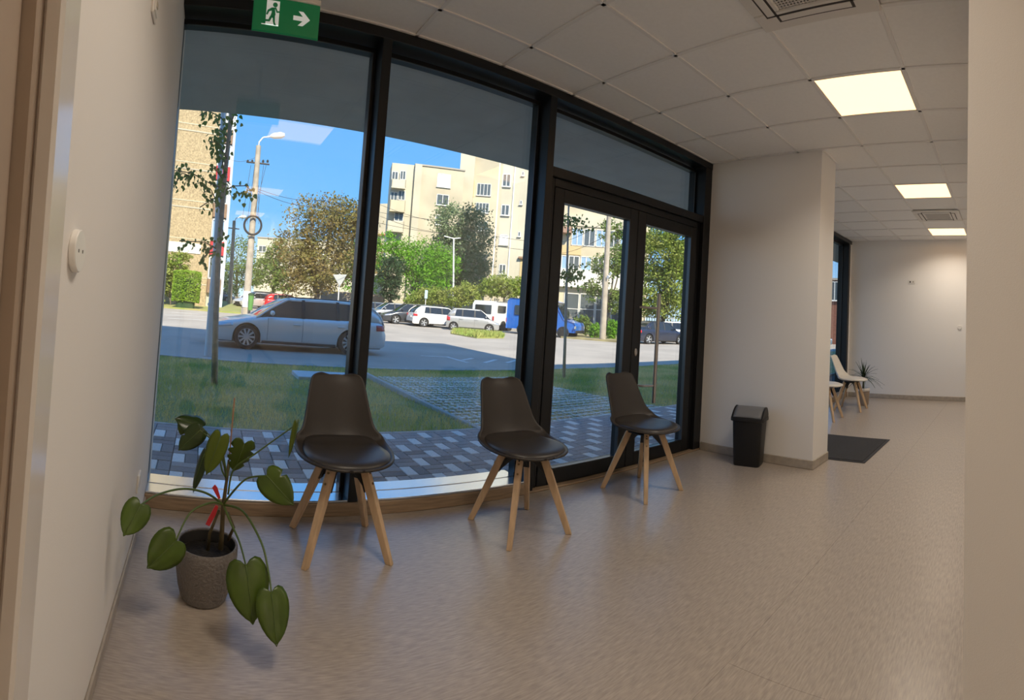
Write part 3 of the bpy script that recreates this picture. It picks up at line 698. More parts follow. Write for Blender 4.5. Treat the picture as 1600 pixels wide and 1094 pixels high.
def make_van(name, label, loc, heading, L, W, H, wb, paint_, nose, cat):
    """box van / minibus: profile extruded across the width"""
    root = thing(name, label, cat, loc, heading)
    zs = 0.34; R = 0.33
    xf, xr = L/2 - 0.85, L/2 - 0.85 - wb
    prof = nose(L, H)
    m = MB(); n = len(prof); ws = [(-W/2 + 0.07, 0.06), (-W/2, 0), (W/2, 0), (W/2 - 0.07, 0.06)]
    rows = []
    cx = sum(p[0] for p in prof)/n; cz = sum(p[1] for p in prof)/n
    for y, ins in ws: rows.append([Vector((p[0] - ins*(1 if p[0] > cx else -1), y, p[1] - ins*(1 if p[1] > cz else 0))) for p in prof])
    m.add([p for r in rows for p in r], [tuple(range(n)), tuple(reversed(range(3*n, 4*n)))] + [(a*n + i, (a+1)*n + i, (a+1)*n + (i+1) % n, a*n + (i+1) % n) for a in range(3) for i in range(n)])
    body = m.build('body', paint_, root, bevel=0.02)
    for sd in (1, -1):
        ya, yb = sorted((sd*(W/2 + 0.004), sd*(W/2 - 0.03)))
        return_ws = VANW[nm_key]
        for x0, x1, z0, z1 in return_ws: MB().bbox(x0, x1, ya, yb, z0, z1, 0.01).build('side_window', M_CARGLASS, root)
        for wx in (xf, xr):
            if wx is None: continue
            Mx = Matrix.Rotation(-sd*PI/2, 4, 'X'); w = MB().lathe([(R*0.6, -.1), (R*.95, -.1), (R, -.06), (R, .06), (R*.95, .1), (R*.6, .1)], 28, (0,0,0), Mx)
            wo_ = w.build('wheel', M_TYRE, root, auto=0.6); wo_.location = (wx, sd*(W/2 - 0.10), R)
            MB().lathe([(0, .07), (R*.3, .075), (R*.6, .095), (R*.62, .06)], 24, (0,0,0), Mx).build('rim', M_RIM, wo_, auto=0.6)
            MB().lathe([(R*1.02, -.12), (R*1.22, -.12), (R*1.22, .106), (R*1.02, .106)], 28, (wx, sd*(W/2 - 0.10), R), Mx, cap=False).build('wheel_arch', M_TRIM, root)
        c = sd*(W/2 - 0.06); y0, y1 = c - 0.06, c + 0.06
        MB().bbox(-L/2 - 0.02, -L/2 + 0.03, y0, y1, 0.75, 1.05, 0.01).build('tail_light', M_TAIL, root)
        MB().bbox(L/2 - 0.05, L/2 + 0.015, y0 - 0.1, y1, 0.62, 0.80, 0.01).build('head_light', M_HEAD, root)
    MB().bbox(-L/2 - 0.012, -L/2 + 0.04, -W*0.36, W*0.36, H*0.56, H*0.86, 0.02).build('rear_window', M_CARGLASS, root)
    MB().bbox(-L/2 - 0.06, -L/2 + 0.05, -W*0.47, W*0.47, 0.34, 0.50, 0.02).build('bumper', M_TRIM, root)
    MB().bbox(L/2 - 0.05, L/2 + 0.05, -W*0.47, W*0.47, 0.34, 0.52, 0.02).build('bumper', M_TRIM, root)
    return root
VANW = {'bus': [(-1.9, -0.95, 1.30, 1.95), (-0.8, 0.25, 1.30, 1.95), (0.45, 1.15, 1.22, 1.92)], 'caravan': [(-1.1, 0.1, 1.35, 1.85)]}
nm_key = 'bus'
bus = make_van('minibus', 'bright blue minibus half hidden behind the black mullion', (-27.2, 21.6, Z_ROAD), math.radians(30), 5.0, 1.95, 2.42, 2.9, P_BLUE,
         lambda L, H: [(-L/2, .36), (L/2, .36), (L/2, .82), (L/2 - .12, 1.02), (L/2 - .85, 1.18), (L/2 - 1.55, H - .12), (L/2 - 1.9, H), (-L/2 + .2, H), (-L/2 + .02, H - .2)], 'van')
MB().prism([Vector((2.5 - .80, -.82, 1.235)), Vector((2.5 - 1.50, -.74, 2.28)), Vector((2.5 - 1.50, .74, 2.28)), Vector((2.5 - .80, .82, 1.235))], (0.03, 0, 0.02)).build('windscreen', M_CARGLASS, bus)
nm_key = 'caravan'
make_van('caravan', 'white box trailer with red lights between silver hatchback and minibus', (-32.6, 20.9, Z_ROAD), math.radians(118), 3.4, 1.9, 2.15, 1.0, P_WHITE,
         lambda L, H: [(-L/2, .4), (L/2, .4), (L/2 + .02, 1.0), (L/2 - .25, H - .1), (L/2 - .5, H), (-L/2 + .3, H), (-L/2 + .05, H - .25)], 'trailer')
# ================================================================ buildings across the road
M_CREAM = mat('cream_render', (0.66, 0.58, 0.42), 0.9, spec=0.1, var=0.22, vscale=0.35, world_co=True, detail=6)
M_CREAM2 = mat('grey_beige_render', (0.60, 0.53, 0.40), 0.9, spec=0.1, var=0.25, vscale=0.3, world_co=True, detail=6)
M_PALE = mat('pale_render', (0.62, 0.57, 0.45), 0.9, spec=0.1, var=0.2, vscale=0.3, world_co=True, detail=6)
M_PEBBLE = mat('pebble_dash', (0.58, 0.45, 0.27), 0.95, spec=0.1, var=0.5, vscale=9, bump=0.6, bscale=6, world_co=True, detail=8)
M_WHITEBAND = mat('white_render_band', (0.74, 0.71, 0.64), 0.9)
M_WFRAME = mat('white_window_frame', (0.74, 0.73, 0.70), 0.5)
M_PANE = mat('building_glass', (0.10, 0.12, 0.13), 0.08, spec=0.8)
M_PANE_BLUE = mat('curtained_glass', (0.28, 0.42, 0.60), 0.2, spec=0.7)
M_SHUTTER = mat('roller_shutter', (0.78, 0.78, 0.77), 0.6)
M_DARKREC = mat('dark_recess', (0.06, 0.05, 0.045), 0.8)
M_REDPANEL = mat('red_balcony_panel', (0.50, 0.035, 0.04), 0.6)
M_BROWNPANEL = mat('brown_balcony_panel', (0.30, 0.19, 0.12), 0.7, var=0.3)
M_OCHRE = mat('ochre_panel', (0.60, 0.45, 0.24), 0.9)
M_ROOF = mat('roof_tile_orange', (0.55, 0.20, 0.10), 0.85)
M_COPING = mat('roof_coping', (0.40, 0.36, 0.30), 0.8)
class Facade:
    """a building whose front runs from ground point A to B (left to right as seen from the room)"""
    def __init__(s, name, label, A, B, depth, ztop, wall_m, cat='building', coping=True):
        s.A = Vector((A[0], A[1], 0)); s.d = Vector((B[0] - A[0], B[1] - A[1], 0)); s.w = s.d.length; s.d.normalize()
        s.n = Vector((-s.d.y, s.d.x, 0))            # away from the viewer
        s.root = thing(name, label, cat, (A[0], A[1], Z_ROAD), math.atan2(s.d.y, s.d.x))
        MB().box(0, s.w, 0, depth, -0.4, ztop - Z_ROAD).build('wall', wall_m, s.root)
        if coping: MB().box(-0.12, s.w + 0.12, -0.12, depth + 0.1, ztop - Z_ROAD, ztop - Z_ROAD + 0.18).build('coping', M_COPING, s.root)
    def uv(s, px, py):
        d = ray(px, py); o = Vector((0, 0, CAM_Z)); k = (s.A - o).dot(s.n) / d.dot(s.n); p = o + d*k
        return (p - s.A).dot(s.d), p.z - Z_ROAD
    def rect(s, r):
        x0, y0, x1, y1 = r; xm, ym = (x0+x1)/2, (y0+y1)/2
        return s.uv(x0, ym)[0], s.uv(x1, ym)[0], s.uv(xm, y1)[1], s.uv(xm, y0)[1]
    def slab(s, r, name, m, y0=-0.1, y1=0.05):
        u0, u1, z0, z1 = s.rect(r); return MB().box(u0, u1, y0, y1, z0, z1).build(name, m, s.root)
    def window(s, r, n=2, pane=None, sill=True, frame=None, rows=1):
        u0, u1, z0, z1 = s.rect(r); f = 0.07; m = MB()
        m.box(u0, u1, -.06, .02, z1 - f, z1); m.box(u0, u1, -.06, .02, z0, z0 + f); m.box(u0, u0 + f, -.06, .02, z0, z1); m.box(u1 - f, u1, -.06, .02, z0, z1)
        for k in range(1, n): u = u0 + (u1 - u0)*k/n; m.box(u - .035, u + .035, -.06, .02, z0, z1)
        for k in range(1, rows): z = z0 + (z1 - z0)*k/rows; m.box(u0, u1, -.055, .02, z - .03, z + .03)
        if sill: m.box(u0 - .06, u1 + .06, -.16, .0, z0 - .06, z0)
        w = m.build('window', frame or M_WFRAME, s.root)
        for k in range(n):
            a = u0 + f*.5 + (u1 - u0 - f)*k/n; b = u0 + f*.5 + (u1 - u0 - f)*(k+1)/n
            MB().box(a + .01, b - .01, -.02, .01, z0 + .02, z1 - .02).build('pane', pane or M_PANE, w)
        return w
    def balcony(s, r, m, depth=1.0):
        u0, u1, z0, z1 = s.rect(r); b = MB()
        b.box(u0, u1, -depth, -depth + .1, z0, z1); b.box(u0, u0 + .1, -depth, 0, z0, z1); b.box(u1 - .1, u1, -depth, 0, z0, z1); b.box(u0, u1, -depth, 0, z0 - .12, z0 + .02)
        return b.build('balcony', m, s.root)
def gp(px, r): p = at_r(px, 470, r); return p.x, p.y
def ztop_at(px, py, r): return at_r(px, py, r).z

# left: pebble-dashed gable of an apartment block with a stack of loggias at its corner
A = gp(120, 37.6); B = gp(321, 38.8)
gb = Facade('apartment_block', 'sandy pebble-dashed apartment gable with red balcony stack at left', A, B, 12, 21, M_PEBBLE)
for k in range(9):         # joints between the storey panels
    z = 1.68 + 2.87*k
    MB().box(0, gb.w - 0.02, -0.03, 0.02, z, z + 0.10).build('panel_joint', M_CREAM2, gb.root)
    MB().box(0, gb.w - 0.02, -0.02, 0.02, z + 0.52, z + 0.58).build('panel_joint', M_CREAM, gb.root)
gb.slab((200, 376, 314, 392), 'white_band', M_WHITEBAND, -0.05, 0.02)
MB().box(gb.w, gb.w + 1.15, 0.25, 0.7, -0.4, 21).build('loggia_wall', M_PALE, gb.root)
MB().box(gb.w + 1.12, gb.w + 1.35, 0.05, 0.6, -0.4, 21).build('edge_wall', mat('pale_blue_render', (0.55, 0.60, 0.66), 0.9), gb.root)
for z, kind in ((3.85, 'r'), (6.6, 'b'), (9.3, 'r'), (12.0, 'b'), (14.8, 'r'), (1.1, 'b')):
    z *= 1.054; u0 = gb.w + 0.03; u1 = gb.w + 1.1
    MB().box(u0, u1, -0.10, 0.25, z, z + 1.05).build('balcony', M_REDPANEL if kind == 'r' else M_BROWNPANEL, gb.root)
    m = MB(); z0, z1 = z + 1.06, z + 2.78
    for b in ((u0, u0 + .09), (u1 - .09, u1), ((u0+u1)/2 - .07, (u0+u1)/2 + .07)): m.box(b[0], b[1], 0.02, 0.2, z0, z1)
    m.box(u0, u1, 0.02, 0.2, z1 - .1, z1); m.box(u0, u1, 0.02, 0.2, z0, z0 + .1)
    w = m.build('window', M_WFRAME, gb.root)
    for a, b in ((u0 + .09, (u0+u1)/2 - .07), ((u0+u1)/2 + .07, u1 - .09)): MB().box(a, b, 0.12, 0.16, z0 + .1, z1 - .1).build('pane', M_PANE_BLUE if kind == 'r' else M_PANE, w)

# middle: grey-beige block with a corner bay of balconies
mb = Facade('apartment_block', 'beige apartment block with corner balconies, under blue sky left of tower', gp(634, 62), gp(711, 63), 3.5, ztop_at(676, 262, 62.5), M_CREAM2)
MB().box(-0.1, 0.75, -0.35, 3, -0.4, ztop_at(638, 256, 62) - Z_ROAD).build('corner_pilaster', M_PALE, mb.root)
mb.window((683, 272, 704, 293), 3, M_SHUTTER); mb.window((682, 304, 701, 321), 2); mb.window((680, 336, 700, 352), 2)
bx_ = [-3.1, 0]
bay = MB().box(-2.9, 0, 0.3, 3.4, -0.4, ztop_at(622, 256, 62.3) - Z_ROAD).build('bay_wall', M_PALE, mb.root)
for r_, m_ in (((611, 283, 633, 295), M_PALE), ((608, 315, 632, 331), M_CREAM), ((604, 347, 630, 362), M_PALE)): mb.balcony(r_, m_, 0.9)
for r_ in ((625, 267, 634, 281), (612, 268, 622, 284), (622, 298, 633, 313), (610, 300, 621, 315), (616, 332, 630, 346)): mb.window(r_, 2, None, False)
tw = Facade('apartment_tower', 'tallest cream apartment block with broad windows, between beige and pale blocks', gp(727, 67), gp(780, 67), 12, 30, M_CREAM2)
MB().box(-1.9, 0.02, -0.9, 3, -0.4, 30).build('stair_wall', M_PALE, tw.root)
tw.window((745, 287, 767, 306), 4); tw.window((743, 317, 764, 333), 4); tw.window((741, 346, 762, 361), 4)
tw.slab((730, 282, 741, 308), 'ochre_panel', M_OCHRE, -0.06, .02); tw.slab((728, 318, 739, 342), 'ochre_panel', M_OCHRE, -0.06, .02)
# right: tall pale block
pb = Facade('apartment_block', 'pale apartment block with rows of single windows beside the middle mullion', gp(772, 47), gp(864, 47), 6, 22, M_PALE)
for r_ in ((785, 272, 798, 292), (783, 320, 796, 337), (779.5, 413, 790.5, 428.5)): pb.window(r_, 2)
pb.window((780, 367, 794, 383), 2, M_SHUTTER)
for r_ in ((812, 313, 816, 320), (809, 362, 813.5, 370), (815, 268, 819, 275)): pb.window(r_, 1)
u_ = pb.uv(799, 350)[0]; MB().box(u_ - .05, u_ + .05, -.08, 0, -.3, 22).build('downpipe', M_WFRAME, pb.root)
u_ = pb.uv(775, 350)[0]; MB().box(u_ - .05, u_ + .05, -.08, 0, -.3, 22).build('downpipe', M_WFRAME, pb.root)
pb.slab((812, 405, 833, 443), 'blank_panel', M_OCHRE, -0.04, .02); pb.slab((810, 402, 834, 405), 'lintel', M_BROWNPANEL, -0.3, .02)
# behind the door glass: shop with glazed ground floor and ribbon windows above
sp = Facade('shop_building', 'cream building with ribbon windows and glazed shop front behind the door', gp(867, 46), gp(1010, 47), 6, 15, M_CREAM)
sp.slab((866, 341, 1010, 356), 'parapet_band', M_PALE, -0.10, .02)
sp.slab((866, 424, 1010, 452), 'fascia', M_WHITEBAND, -0.5, .02)
sp.slab((874, 384, 908, 398), 'ochre_panel', M_OCHRE, -0.06, .02)
for k in range(6): sp.window((893 + 19*k, 357 + 1.2*k, 911 + 19*k, 384 + 1.2*k), 2, M_PANE_BLUE if k % 2 == 0 else M_PANE, False)
for k in range(7): sp.window((869 + 19*k, 399 + 1.0*k, 886 + 19*k, 422 + 1.0*k), 2, M_PANE if k % 2 else M_PANE_BLUE, False)
for k in range(4): sp.window((880 + 25*k, 458 + 1.0*k, 904 + 25*k, 507 + 1.0*k), 1, M_PANE, False, rows=2)
aw = sp.slab((874, 357, 893, 366), 'awning', mat('brown_awning', (0.36, 0.22, 0.16), 0.8), -1.0, 0)
# distant blocks
db = Facade('distant_block', 'distant cream block glimpsed behind the olive-coloured tree', gp(395, 82), gp(600, 80), 10, ztop_at(470, 375, 80), M_PALE)
for k in range(8):
    for j in range(3): db.window((404 + 24*k, 384 + 19*j + k, 416 + 24*k, 394 + 19*j + k), 2)
db2 = Facade('distant_block', 'distant house with orange roof edge by the first mullion', gp(560, 95), gp(604, 92), 8, ztop_at(590, 344, 94), M_CREAM, coping=False)
MB().prism([(-.3, -.4, 13.6), (db2.w + .3, -.4, 13.6), (db2.w + .3, 4, 15.2), (-.3, 4, 15.2)], (0, 0, .2)).build('roof', M_ROOF, db2.root)
db2.root.children[-1].location.z = ztop_at(590, 344, 94) - Z_ROAD - 13.6
lw2 = MB().box(0, 1, 0, .25, -0.3, 1).build('garden_wall', mat('tan_wall', (0.50, 0.40, 0.30), 0.9, var=.2)); a_, b_ = gp(500, 52), gp(600, 50)
lw2.location = (a_[0], a_[1], Z_ROAD); lw2.rotation_euler[2] = math.atan2(b_[1]-a_[1], b_[0]-a_[0]); lw2.scale = (math.hypot(b_[0]-a_[0], b_[1]-a_[1]), 1, 2.2)
tag(lw2, 'tan garden wall below the olive-coloured tree', 'wall')
br = Facade('brick_building', 'reddish brick building glimpsed through the far window', gp(1280, 46), gp(1340, 46), 8, 5.5, mat('brick_red', (0.30, 0.13, 0.09), 0.9, var=0.4, vscale=3, stretch=(1, 1, 5)))
br.window((1298, 440, 1310, 470), 2); br.window((1313, 440, 1325, 470), 2)
fe = thing('picket_fence', 'grey metal fence behind the cars at right', 'fence', (*gp(1000, 43.5), Z_ROAD), 0)
a_, b_ = gp(1000, 43.5), gp(1110, 43.5); L_ = math.hypot(b_[0]-a_[0], b_[1]-a_[1]); fe.rotation_euler[2] = math.atan2(b_[1]-a_[1], b_[0]-a_[0])
for z in (.3, 1.7): MB().box(0, L_, -.02, .02, z, z + .05).build('rail', M_COPING, fe)
for k in range(28): u = L_*k/27; MB().box(u - .03, u + .03, -.03, .01, 0, 1.9).build('picket', M_COPING, fe)

# ================================================================ trees and shrubs
def leaf_mat(name, c, c2, tr=0.3): return mat(name, c, 0.6, spec=0.25, var=1.0, vscale=0.9, col2=c2, world_co=True, transl=tr, detail=3)
M_BARK = mat('bark', (0.20, 0.165, 0.13), 0.9, var=0.4, vscale=12)
L_OLIVE = leaf_mat('olive_leaves', (0.19, 0.20, 0.055), (0.30, 0.21, 0.075))
L_BRIGHT = leaf_mat('bright_leaves', (0.12, 0.32, 0.02), (0.20, 0.42, 0.03))
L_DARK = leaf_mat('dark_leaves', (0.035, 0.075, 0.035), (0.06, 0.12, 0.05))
L_GREY = leaf_mat('grey_green_leaves', (0.20, 0.28, 0.14), (0.28, 0.34, 0.19))
L_MID = leaf_mat('mid_leaves', (0.12, 0.22, 0.04), (0.22, 0.28, 0.07))
L_YELLOW = leaf_mat('yellow_green_leaves', (0.24, 0.34, 0.05), (0.34, 0.36, 0.10))
L_SAP = leaf_mat('sapling_leaves', (0.13, 0.22, 0.05), (0.20, 0.30, 0.07))
M_SAPBARK = mat('sapling_bark', (0.48, 0.42, 0.36), 0.9, var=0.3, vscale=12)
def crown(blobs, n, size, rnd, fill=0.55, sub=None):
    """leaf sprays on and inside a set of ellipsoids (cx, cy, cz, rx, ry, rz); local coordinates"""
    m = MB(); tot = sum(b[3]*b[5] for b in blobs)
    for b in blobs:
        k = int(n * b[3]*b[5] / tot); clumps = []
        for _ in range(max(6, k // 26)):
            while True:
                v = Vector((rnd.gauss(0, 1), rnd.gauss(0, 1), rnd.gauss(0, 1))); 
                if v.length > .01: break
            v.normalize(); v *= rnd.uniform(fill, 1.0); clumps.append(Vector((b[0] + v.x*b[3], b[1] + v.y*b[4], b[2] + v.z*b[5])))
        cr = 0.24 * (b[3] + b[5]) / 2 * (sub or 1)
        for _ in range(k):
            c = rnd.choice(clumps); p = c + Vector((rnd.gauss(0, cr*.6), rnd.gauss(0, cr*.6), rnd.gauss(0, cr*.45)))
            nrm = Vector((rnd.gauss(0, 1), rnd.gauss(0, 1), rnd.gauss(0.6, 1))).normalized(); t = nrm.orthogonal().normalized(); t.rotate(Matrix.Rotation(rnd.uniform(0, 2*PI), 3, nrm)); q = nrm.cross(t)
            s_ = size * rnd.uniform(.6, 1.3)
            m.add([p - t*s_, p + q*s_*.55 + nrm*s_*.1, p + t*s_, p - q*s_*.55 + nrm*s_*.1], [(0, 1, 2, 3)])
    return m
def tree(name, label, px, r, blobs, lm, n, size, trunk=(0.18, 0.10), branches=6, base=None, cat='tree', group=None, fill=0.55, seed=1, sub=None):
    """blobs given in pixels: (px, py, half width px, half height px), depth offset optional"""
    rnd = random.Random(seed); b0 = gp(px, r) if base is None else base
    t = thing(name, label, cat, (b0[0], b0[1], Z_ROAD), 0, group); bl = []
    for b in blobs:
        p = at_r(b[0], b[1], r); rx = b[2] * r / F_PX; rz = b[3] * r / F_PX
        bl.append((p.x - b0[0], p.y - b0[1], p.z - Z_ROAD, rx, rx, rz))
    crown(bl, n, size, rnd, fill, sub).build('foliage', lm, t, kind='stuff')
    if trunk:
        tp_ = MB(); topb = max(bl, key=lambda q: q[2]); ctr = Vector((sum(q[0] for q in bl)/len(bl), sum(q[1] for q in bl)/len(bl), 0))
        low = min(q[2] - q[5] for q in bl); fork = Vector((ctr.x*.5, ctr.y*.5, max(0.6, low + 0.3)))
        tp_.tube([(0, 0, -.2), fork*0.5, fork], [trunk[0]*1.15, trunk[0], trunk[0]*.85], 8)
        for k in range(branches):
            b = bl[k % len(bl)]; e_ = Vector((b[0] + rnd.uniform(-.5, .5)*b[3], b[1] + rnd.uniform(-.5, .5)*b[4], b[2] + rnd.uniform(-.1, .7)*b[5]))
            md = fork.lerp(e_, .5) + Vector((rnd.uniform(-.2, .2), rnd.uniform(-.2, .2), 0.25))
            tp_.tube([fork, md, e_], [trunk[0]*.55, trunk[0]*.35, trunk[1]*.25], 6)
        tp_.build('trunk', M_BARK, t, smooth=True)
    return t
tree('tree', 'large olive-brown tree left of the first mullion', 492, 44, [(505, 345, 58, 36), (465, 390, 42, 44), (545, 385, 46, 60), (500, 415, 62, 40), (540, 340, 44, 34), (480, 440, 52, 22)], L_OLIVE, 17000, 0.13, (0.28, .16), 10, fill=.35, seed=2, sub=1.2)
tree('tree', 'dark small-leaved tree between utility pole and olive tree', 425, 58, [(432, 400, 20, 28), (418, 425, 26, 28), (440, 440, 22, 20)], L_MID, 4500, 0.15, (.2, .1), 5, seed=3)
tree('tree', 'green tree behind the pale street pole', 370, 72, [(372, 405, 28, 36), (355, 430, 26, 30), (390, 432, 20, 26)], L_MID, 5000, 0.16, (.2, .1), 5, seed=4)
tree('tree', 'slim bright tree close behind the first mullion', 562, 57, [(568, 400, 26, 40), (580, 430, 26, 32), (552, 425, 18, 36)], L_BRIGHT, 5000, 0.14, (.2, .1), 5, seed=5)
tree('tree', 'bright green tree in front of the beige block', 655, 52.3, [(660, 405, 40, 36), (630, 400, 30, 30), (690, 420, 30, 34), (660, 440, 40, 28), (605, 395, 24, 30)], L_BRIGHT, 13000, 0.12, (.24, .14), 6, seed=6)
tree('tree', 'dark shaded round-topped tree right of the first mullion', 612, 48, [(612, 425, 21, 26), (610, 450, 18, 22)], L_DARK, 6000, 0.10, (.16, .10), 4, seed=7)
tree('tree', 'tall grey-green tree before the tower', 720, 57, [(710, 350, 38, 36), (738, 365, 32, 44), (723, 400, 46, 46), (700, 420, 30, 36), (741, 430, 32, 36), (690, 385, 22, 30)], L_GREY, 17000, 0.15, (.3, .16), 8, seed=8)
tree('shrub', 'loose yellowish shrubs behind the white and silver hatchbacks', 700, 44.6, [(670, 462, 26, 16), (705, 465, 28, 15), (732, 460, 24, 18), (650, 470, 20, 12)], L_YELLOW, 8000, 0.10, (.05, .03), 4, cat='shrub', seed=9)
tree('shrub', 'light green shrub tree in front of the pale block', 785, 44.3, [(775, 447, 26, 22), (808, 452, 26, 20)], L_YELLOW, 5500, 0.10, (.08, .05), 5, cat='shrub', fill=.3, seed=10)
tree('tree', 'leafy tree filling the right door leaf above the black saloon', 1033, 40, [(1035, 400, 46, 36), (1055, 440, 36, 40), (1018, 455, 36, 38), (1075, 410, 30, 36), (1040, 480, 44, 18), (1070, 372, 34, 28), (1028, 372, 36, 24)], L_YELLOW, 19000, 0.12, (.2, .1), 7, seed=11)
tree('tree', 'airy tree behind the grey concrete pole in the left door leaf', 955, 38, [(945, 420, 26, 24), (930, 455, 22, 18), (965, 400, 24, 34), (962, 470, 20, 26), (955, 360, 22, 18)], L_MID, 6000, 0.10, (.14, .07), 6, fill=.3, seed=12)
tree('shrub', 'rounded green bush left of the grey concrete pole', 912, 36, [(910, 508, 14, 14), (898, 515, 8, 8)], L_MID, 2600, 0.08, None, cat='shrub', seed=13)
tree('shrub', 'fresh green bush just left of the grey concrete pole', 930, 34.5, [(930, 517, 10, 12)], L_BRIGHT, 1800, 0.07, None, cat='shrub', seed=14)
tree('shrub', 'fresh green bush right of the grey concrete pole', 958, 34.5, [(957, 516, 10, 16)], L_BRIGHT, 2200, 0.07, None, cat='shrub', seed=15)
tree('shrub', 'pale bush at the foot of the sandy apartment gable', 268, 35.8, [(262, 430, 22, 30), (285, 405, 16, 18), (250, 450, 18, 22)], L_YELLOW, 4500, 0.10, (.05, .03), 4, cat='shrub', fill=.3, seed=16)
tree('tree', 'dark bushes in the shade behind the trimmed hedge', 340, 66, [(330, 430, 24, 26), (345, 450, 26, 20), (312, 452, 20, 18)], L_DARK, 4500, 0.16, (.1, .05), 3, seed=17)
# clipped hedge block
hg = thing('clipped_hedge', 'trimmed box-shaped hedge on the sunny verge at left', 'hedge', (*gp(290, 33.5), Z_ROAD))
rnd = random.Random(21); hm = MB(); hw_ = 20*33.5/F_PX; zb_, zt_ = at_r(290, 469, 33.5).z - Z_ROAD, at_r(290, 424, 33.5).z - Z_ROAD
for _ in range(9000):
    p = Vector((rnd.uniform(-1, 1), rnd.uniform(-1, 1), rnd.uniform(-1, 1))); a_ = rnd.randrange(3)
    if rnd.random() < .75: p[a_] = math.copysign(1, p[a_])
    q = Vector((p.x*hw_*(1 - .08*abs(p.z)), p.y*hw_, (zb_ + zt_)/2 + p.z*(zt_ - zb_)/2 - 0.06*abs(p.y)**3)) + Vector((rnd.gauss(0, .03), rnd.gauss(0, .03), rnd.gauss(0, .03)))
    n_v = Vector((rnd.gauss(0, 1), rnd.gauss(0, 1), rnd.gauss(0, 1))).normalized(); t_ = n_v.orthogonal().normalized()*.055; u_ = n_v.cross(t_)
    hm.add([q - t_, q + u_*.7, q + t_, q - u_*.7], [(0, 1, 2, 3)])
hm.build('foliage', leaf_mat('hedge_leaves', (0.20, 0.36, 0.03), (0.32, 0.46, 0.05)), hg, kind='stuff')
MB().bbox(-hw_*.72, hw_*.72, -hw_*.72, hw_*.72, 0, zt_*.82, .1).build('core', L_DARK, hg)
# verges and the traffic island
def verge(name, pts, z, m):
    o = MB().prism([Vector((p[0], p[1], z - .3)) for p in pts], (0, 0, .3)).build(name, m); o['kind'] = 'structure'; return o
M_VERGE = mat('verge_grass', (0.25, 0.30, 0.07), 0.9, var=.8, vscale=1.2, col2=(0.36, 0.32, 0.13), world_co=True)
verge('verge', [gp(120, 33), gp(378, 33), gp(378, 110), gp(120, 110)], Z_ROAD + .10, M_VERGE)
verge('verge_right', [gp(880, 33), gp(968, 31.5), gp(968, 45), gp(880, 45)], Z_ROAD + .10, mat('dry_verge', (0.42, 0.36, 0.18), 0.9, var=.6, vscale=1.5, world_co=True))
ip = [at_z(*q, Z_ROAD) for q in ((704, 522), (745, 529), (787, 529), (786, 525), (745, 523), (712, 519))]
verge('traffic_island', [(p.x, p.y) for p in ip], Z_ROAD + .06, M_VERGE)
im = MB(); rnd = random.Random(5)
for _ in range(2500):
    a_, b_ = rnd.random(), rnd.random(); p = ip[0].lerp(ip[3], a_)*(1 - b_) + ip[1].lerp(ip[2], a_)*b_ if rnd.random() < .5 else ip[5].lerp(ip[4], a_)*(1-b_) + ip[0].lerp(ip[3], a_)*b_
    h_ = rnd.uniform(.10, .32); dx, dy = rnd.gauss(0, .1), rnd.gauss(0, .1)
    im.add([(p.x - .02, p.y - .02, Z_ROAD + .05), (p.x + .02, p.y + .02, Z_ROAD + .05), (p.x + dx, p.y + dy, Z_ROAD + .05 + h_)], [(0, 1, 2)])
tag(im.build('grass_tuft', mat('island_grass', (0.20, 0.32, 0.05), 0.8, var=.6, vscale=2, col2=(0.36, 0.36, 0.10), world_co=True)), 'tall grass growing on the small island before the silver hatchback', 'grass', kind='stuff')

# ================================================================ street furniture
M_POLE = mat('pole_concrete', (0.46, 0.40, 0.32), 0.9, var=.3, vscale=3)
M_WIRE = mat('black_cable', (0.02, 0.02, 0.022), 0.6)
M_LAMPMETAL = mat('lamp_white_metal', (0.75, 0.75, 0.72), 0.4)
def P(px, py, r, org): p = at_r(px, py, r); return Vector((p.x - org[0], p.y - org[1], p.z - Z_ROAD))
o_ = gp(384, 30); R_ = 30
pl_ = thing('utility_pole', 'concrete utility pole with street lamp and coiled cable, left window', 'pole', (*o_, Z_ROAD))
MB().tube([P(383, 500, R_, o_) * Vector((1, 1, 0)), P(404, 228, R_, o_)], [.23, .15], 12).build('shaft', M_POLE, pl_, auto=.6)
MB().tube([P(384.5, 480, R_, o_), P(386.5, 455, R_, o_)], .245, 12).build('white_band', M_LAMPMETAL, pl_, auto=.6)
MB().tube([P(404, 232, R_, o_), P(405, 222, R_, o_), P(411, 215, R_, o_), P(424, 213, R_, o_)], .045, 8).build('lamp_arm', M_LAMPMETAL, pl_, smooth=True)
a_, b_ = P(422, 213, R_, o_), P(445, 211, R_, o_)
MB().tube([a_, a_.lerp(b_, .25), a_.lerp(b_, .75), b_], [.07, .17, .19, .10], 10).build('lamp_head', M_LAMPMETAL, pl_, smooth=True)
MB().tube([P(385, 253, R_, o_), P(421, 257, R_, o_)], .055, 6).build('cross_arm', M_WIRE, pl_)
for px in (387, 394, 411, 418): a_ = P(px, 254, R_, o_); MB().lathe([(0, 0), (.06, 0), (.07, .08), (.04, .16), (0, .16)], 8, a_).build('insulator', M_WIRE, pl_)
cc = P(395, 352, R_ - .35, o_); MB().tube([cc + Vector((0, math.cos(2*PI*k/24)*.50, math.sin(2*PI*k/24)*.55)) for k in range(25)], .065, 6, cap=False).build('cable_coil', M_WIRE, pl_, smooth=True)
for a, b in (((392, 258), (378, 345)), ((398, 258), (386, 350)), ((412, 258), (401, 345)), ((416, 258), (398, 330)), ((404, 290), (404, 350))): MB().tube([P(*a, R_ - .3, o_), P(*b, R_ - .3, o_)], .014, 4).build('cable', M_WIRE, pl_)
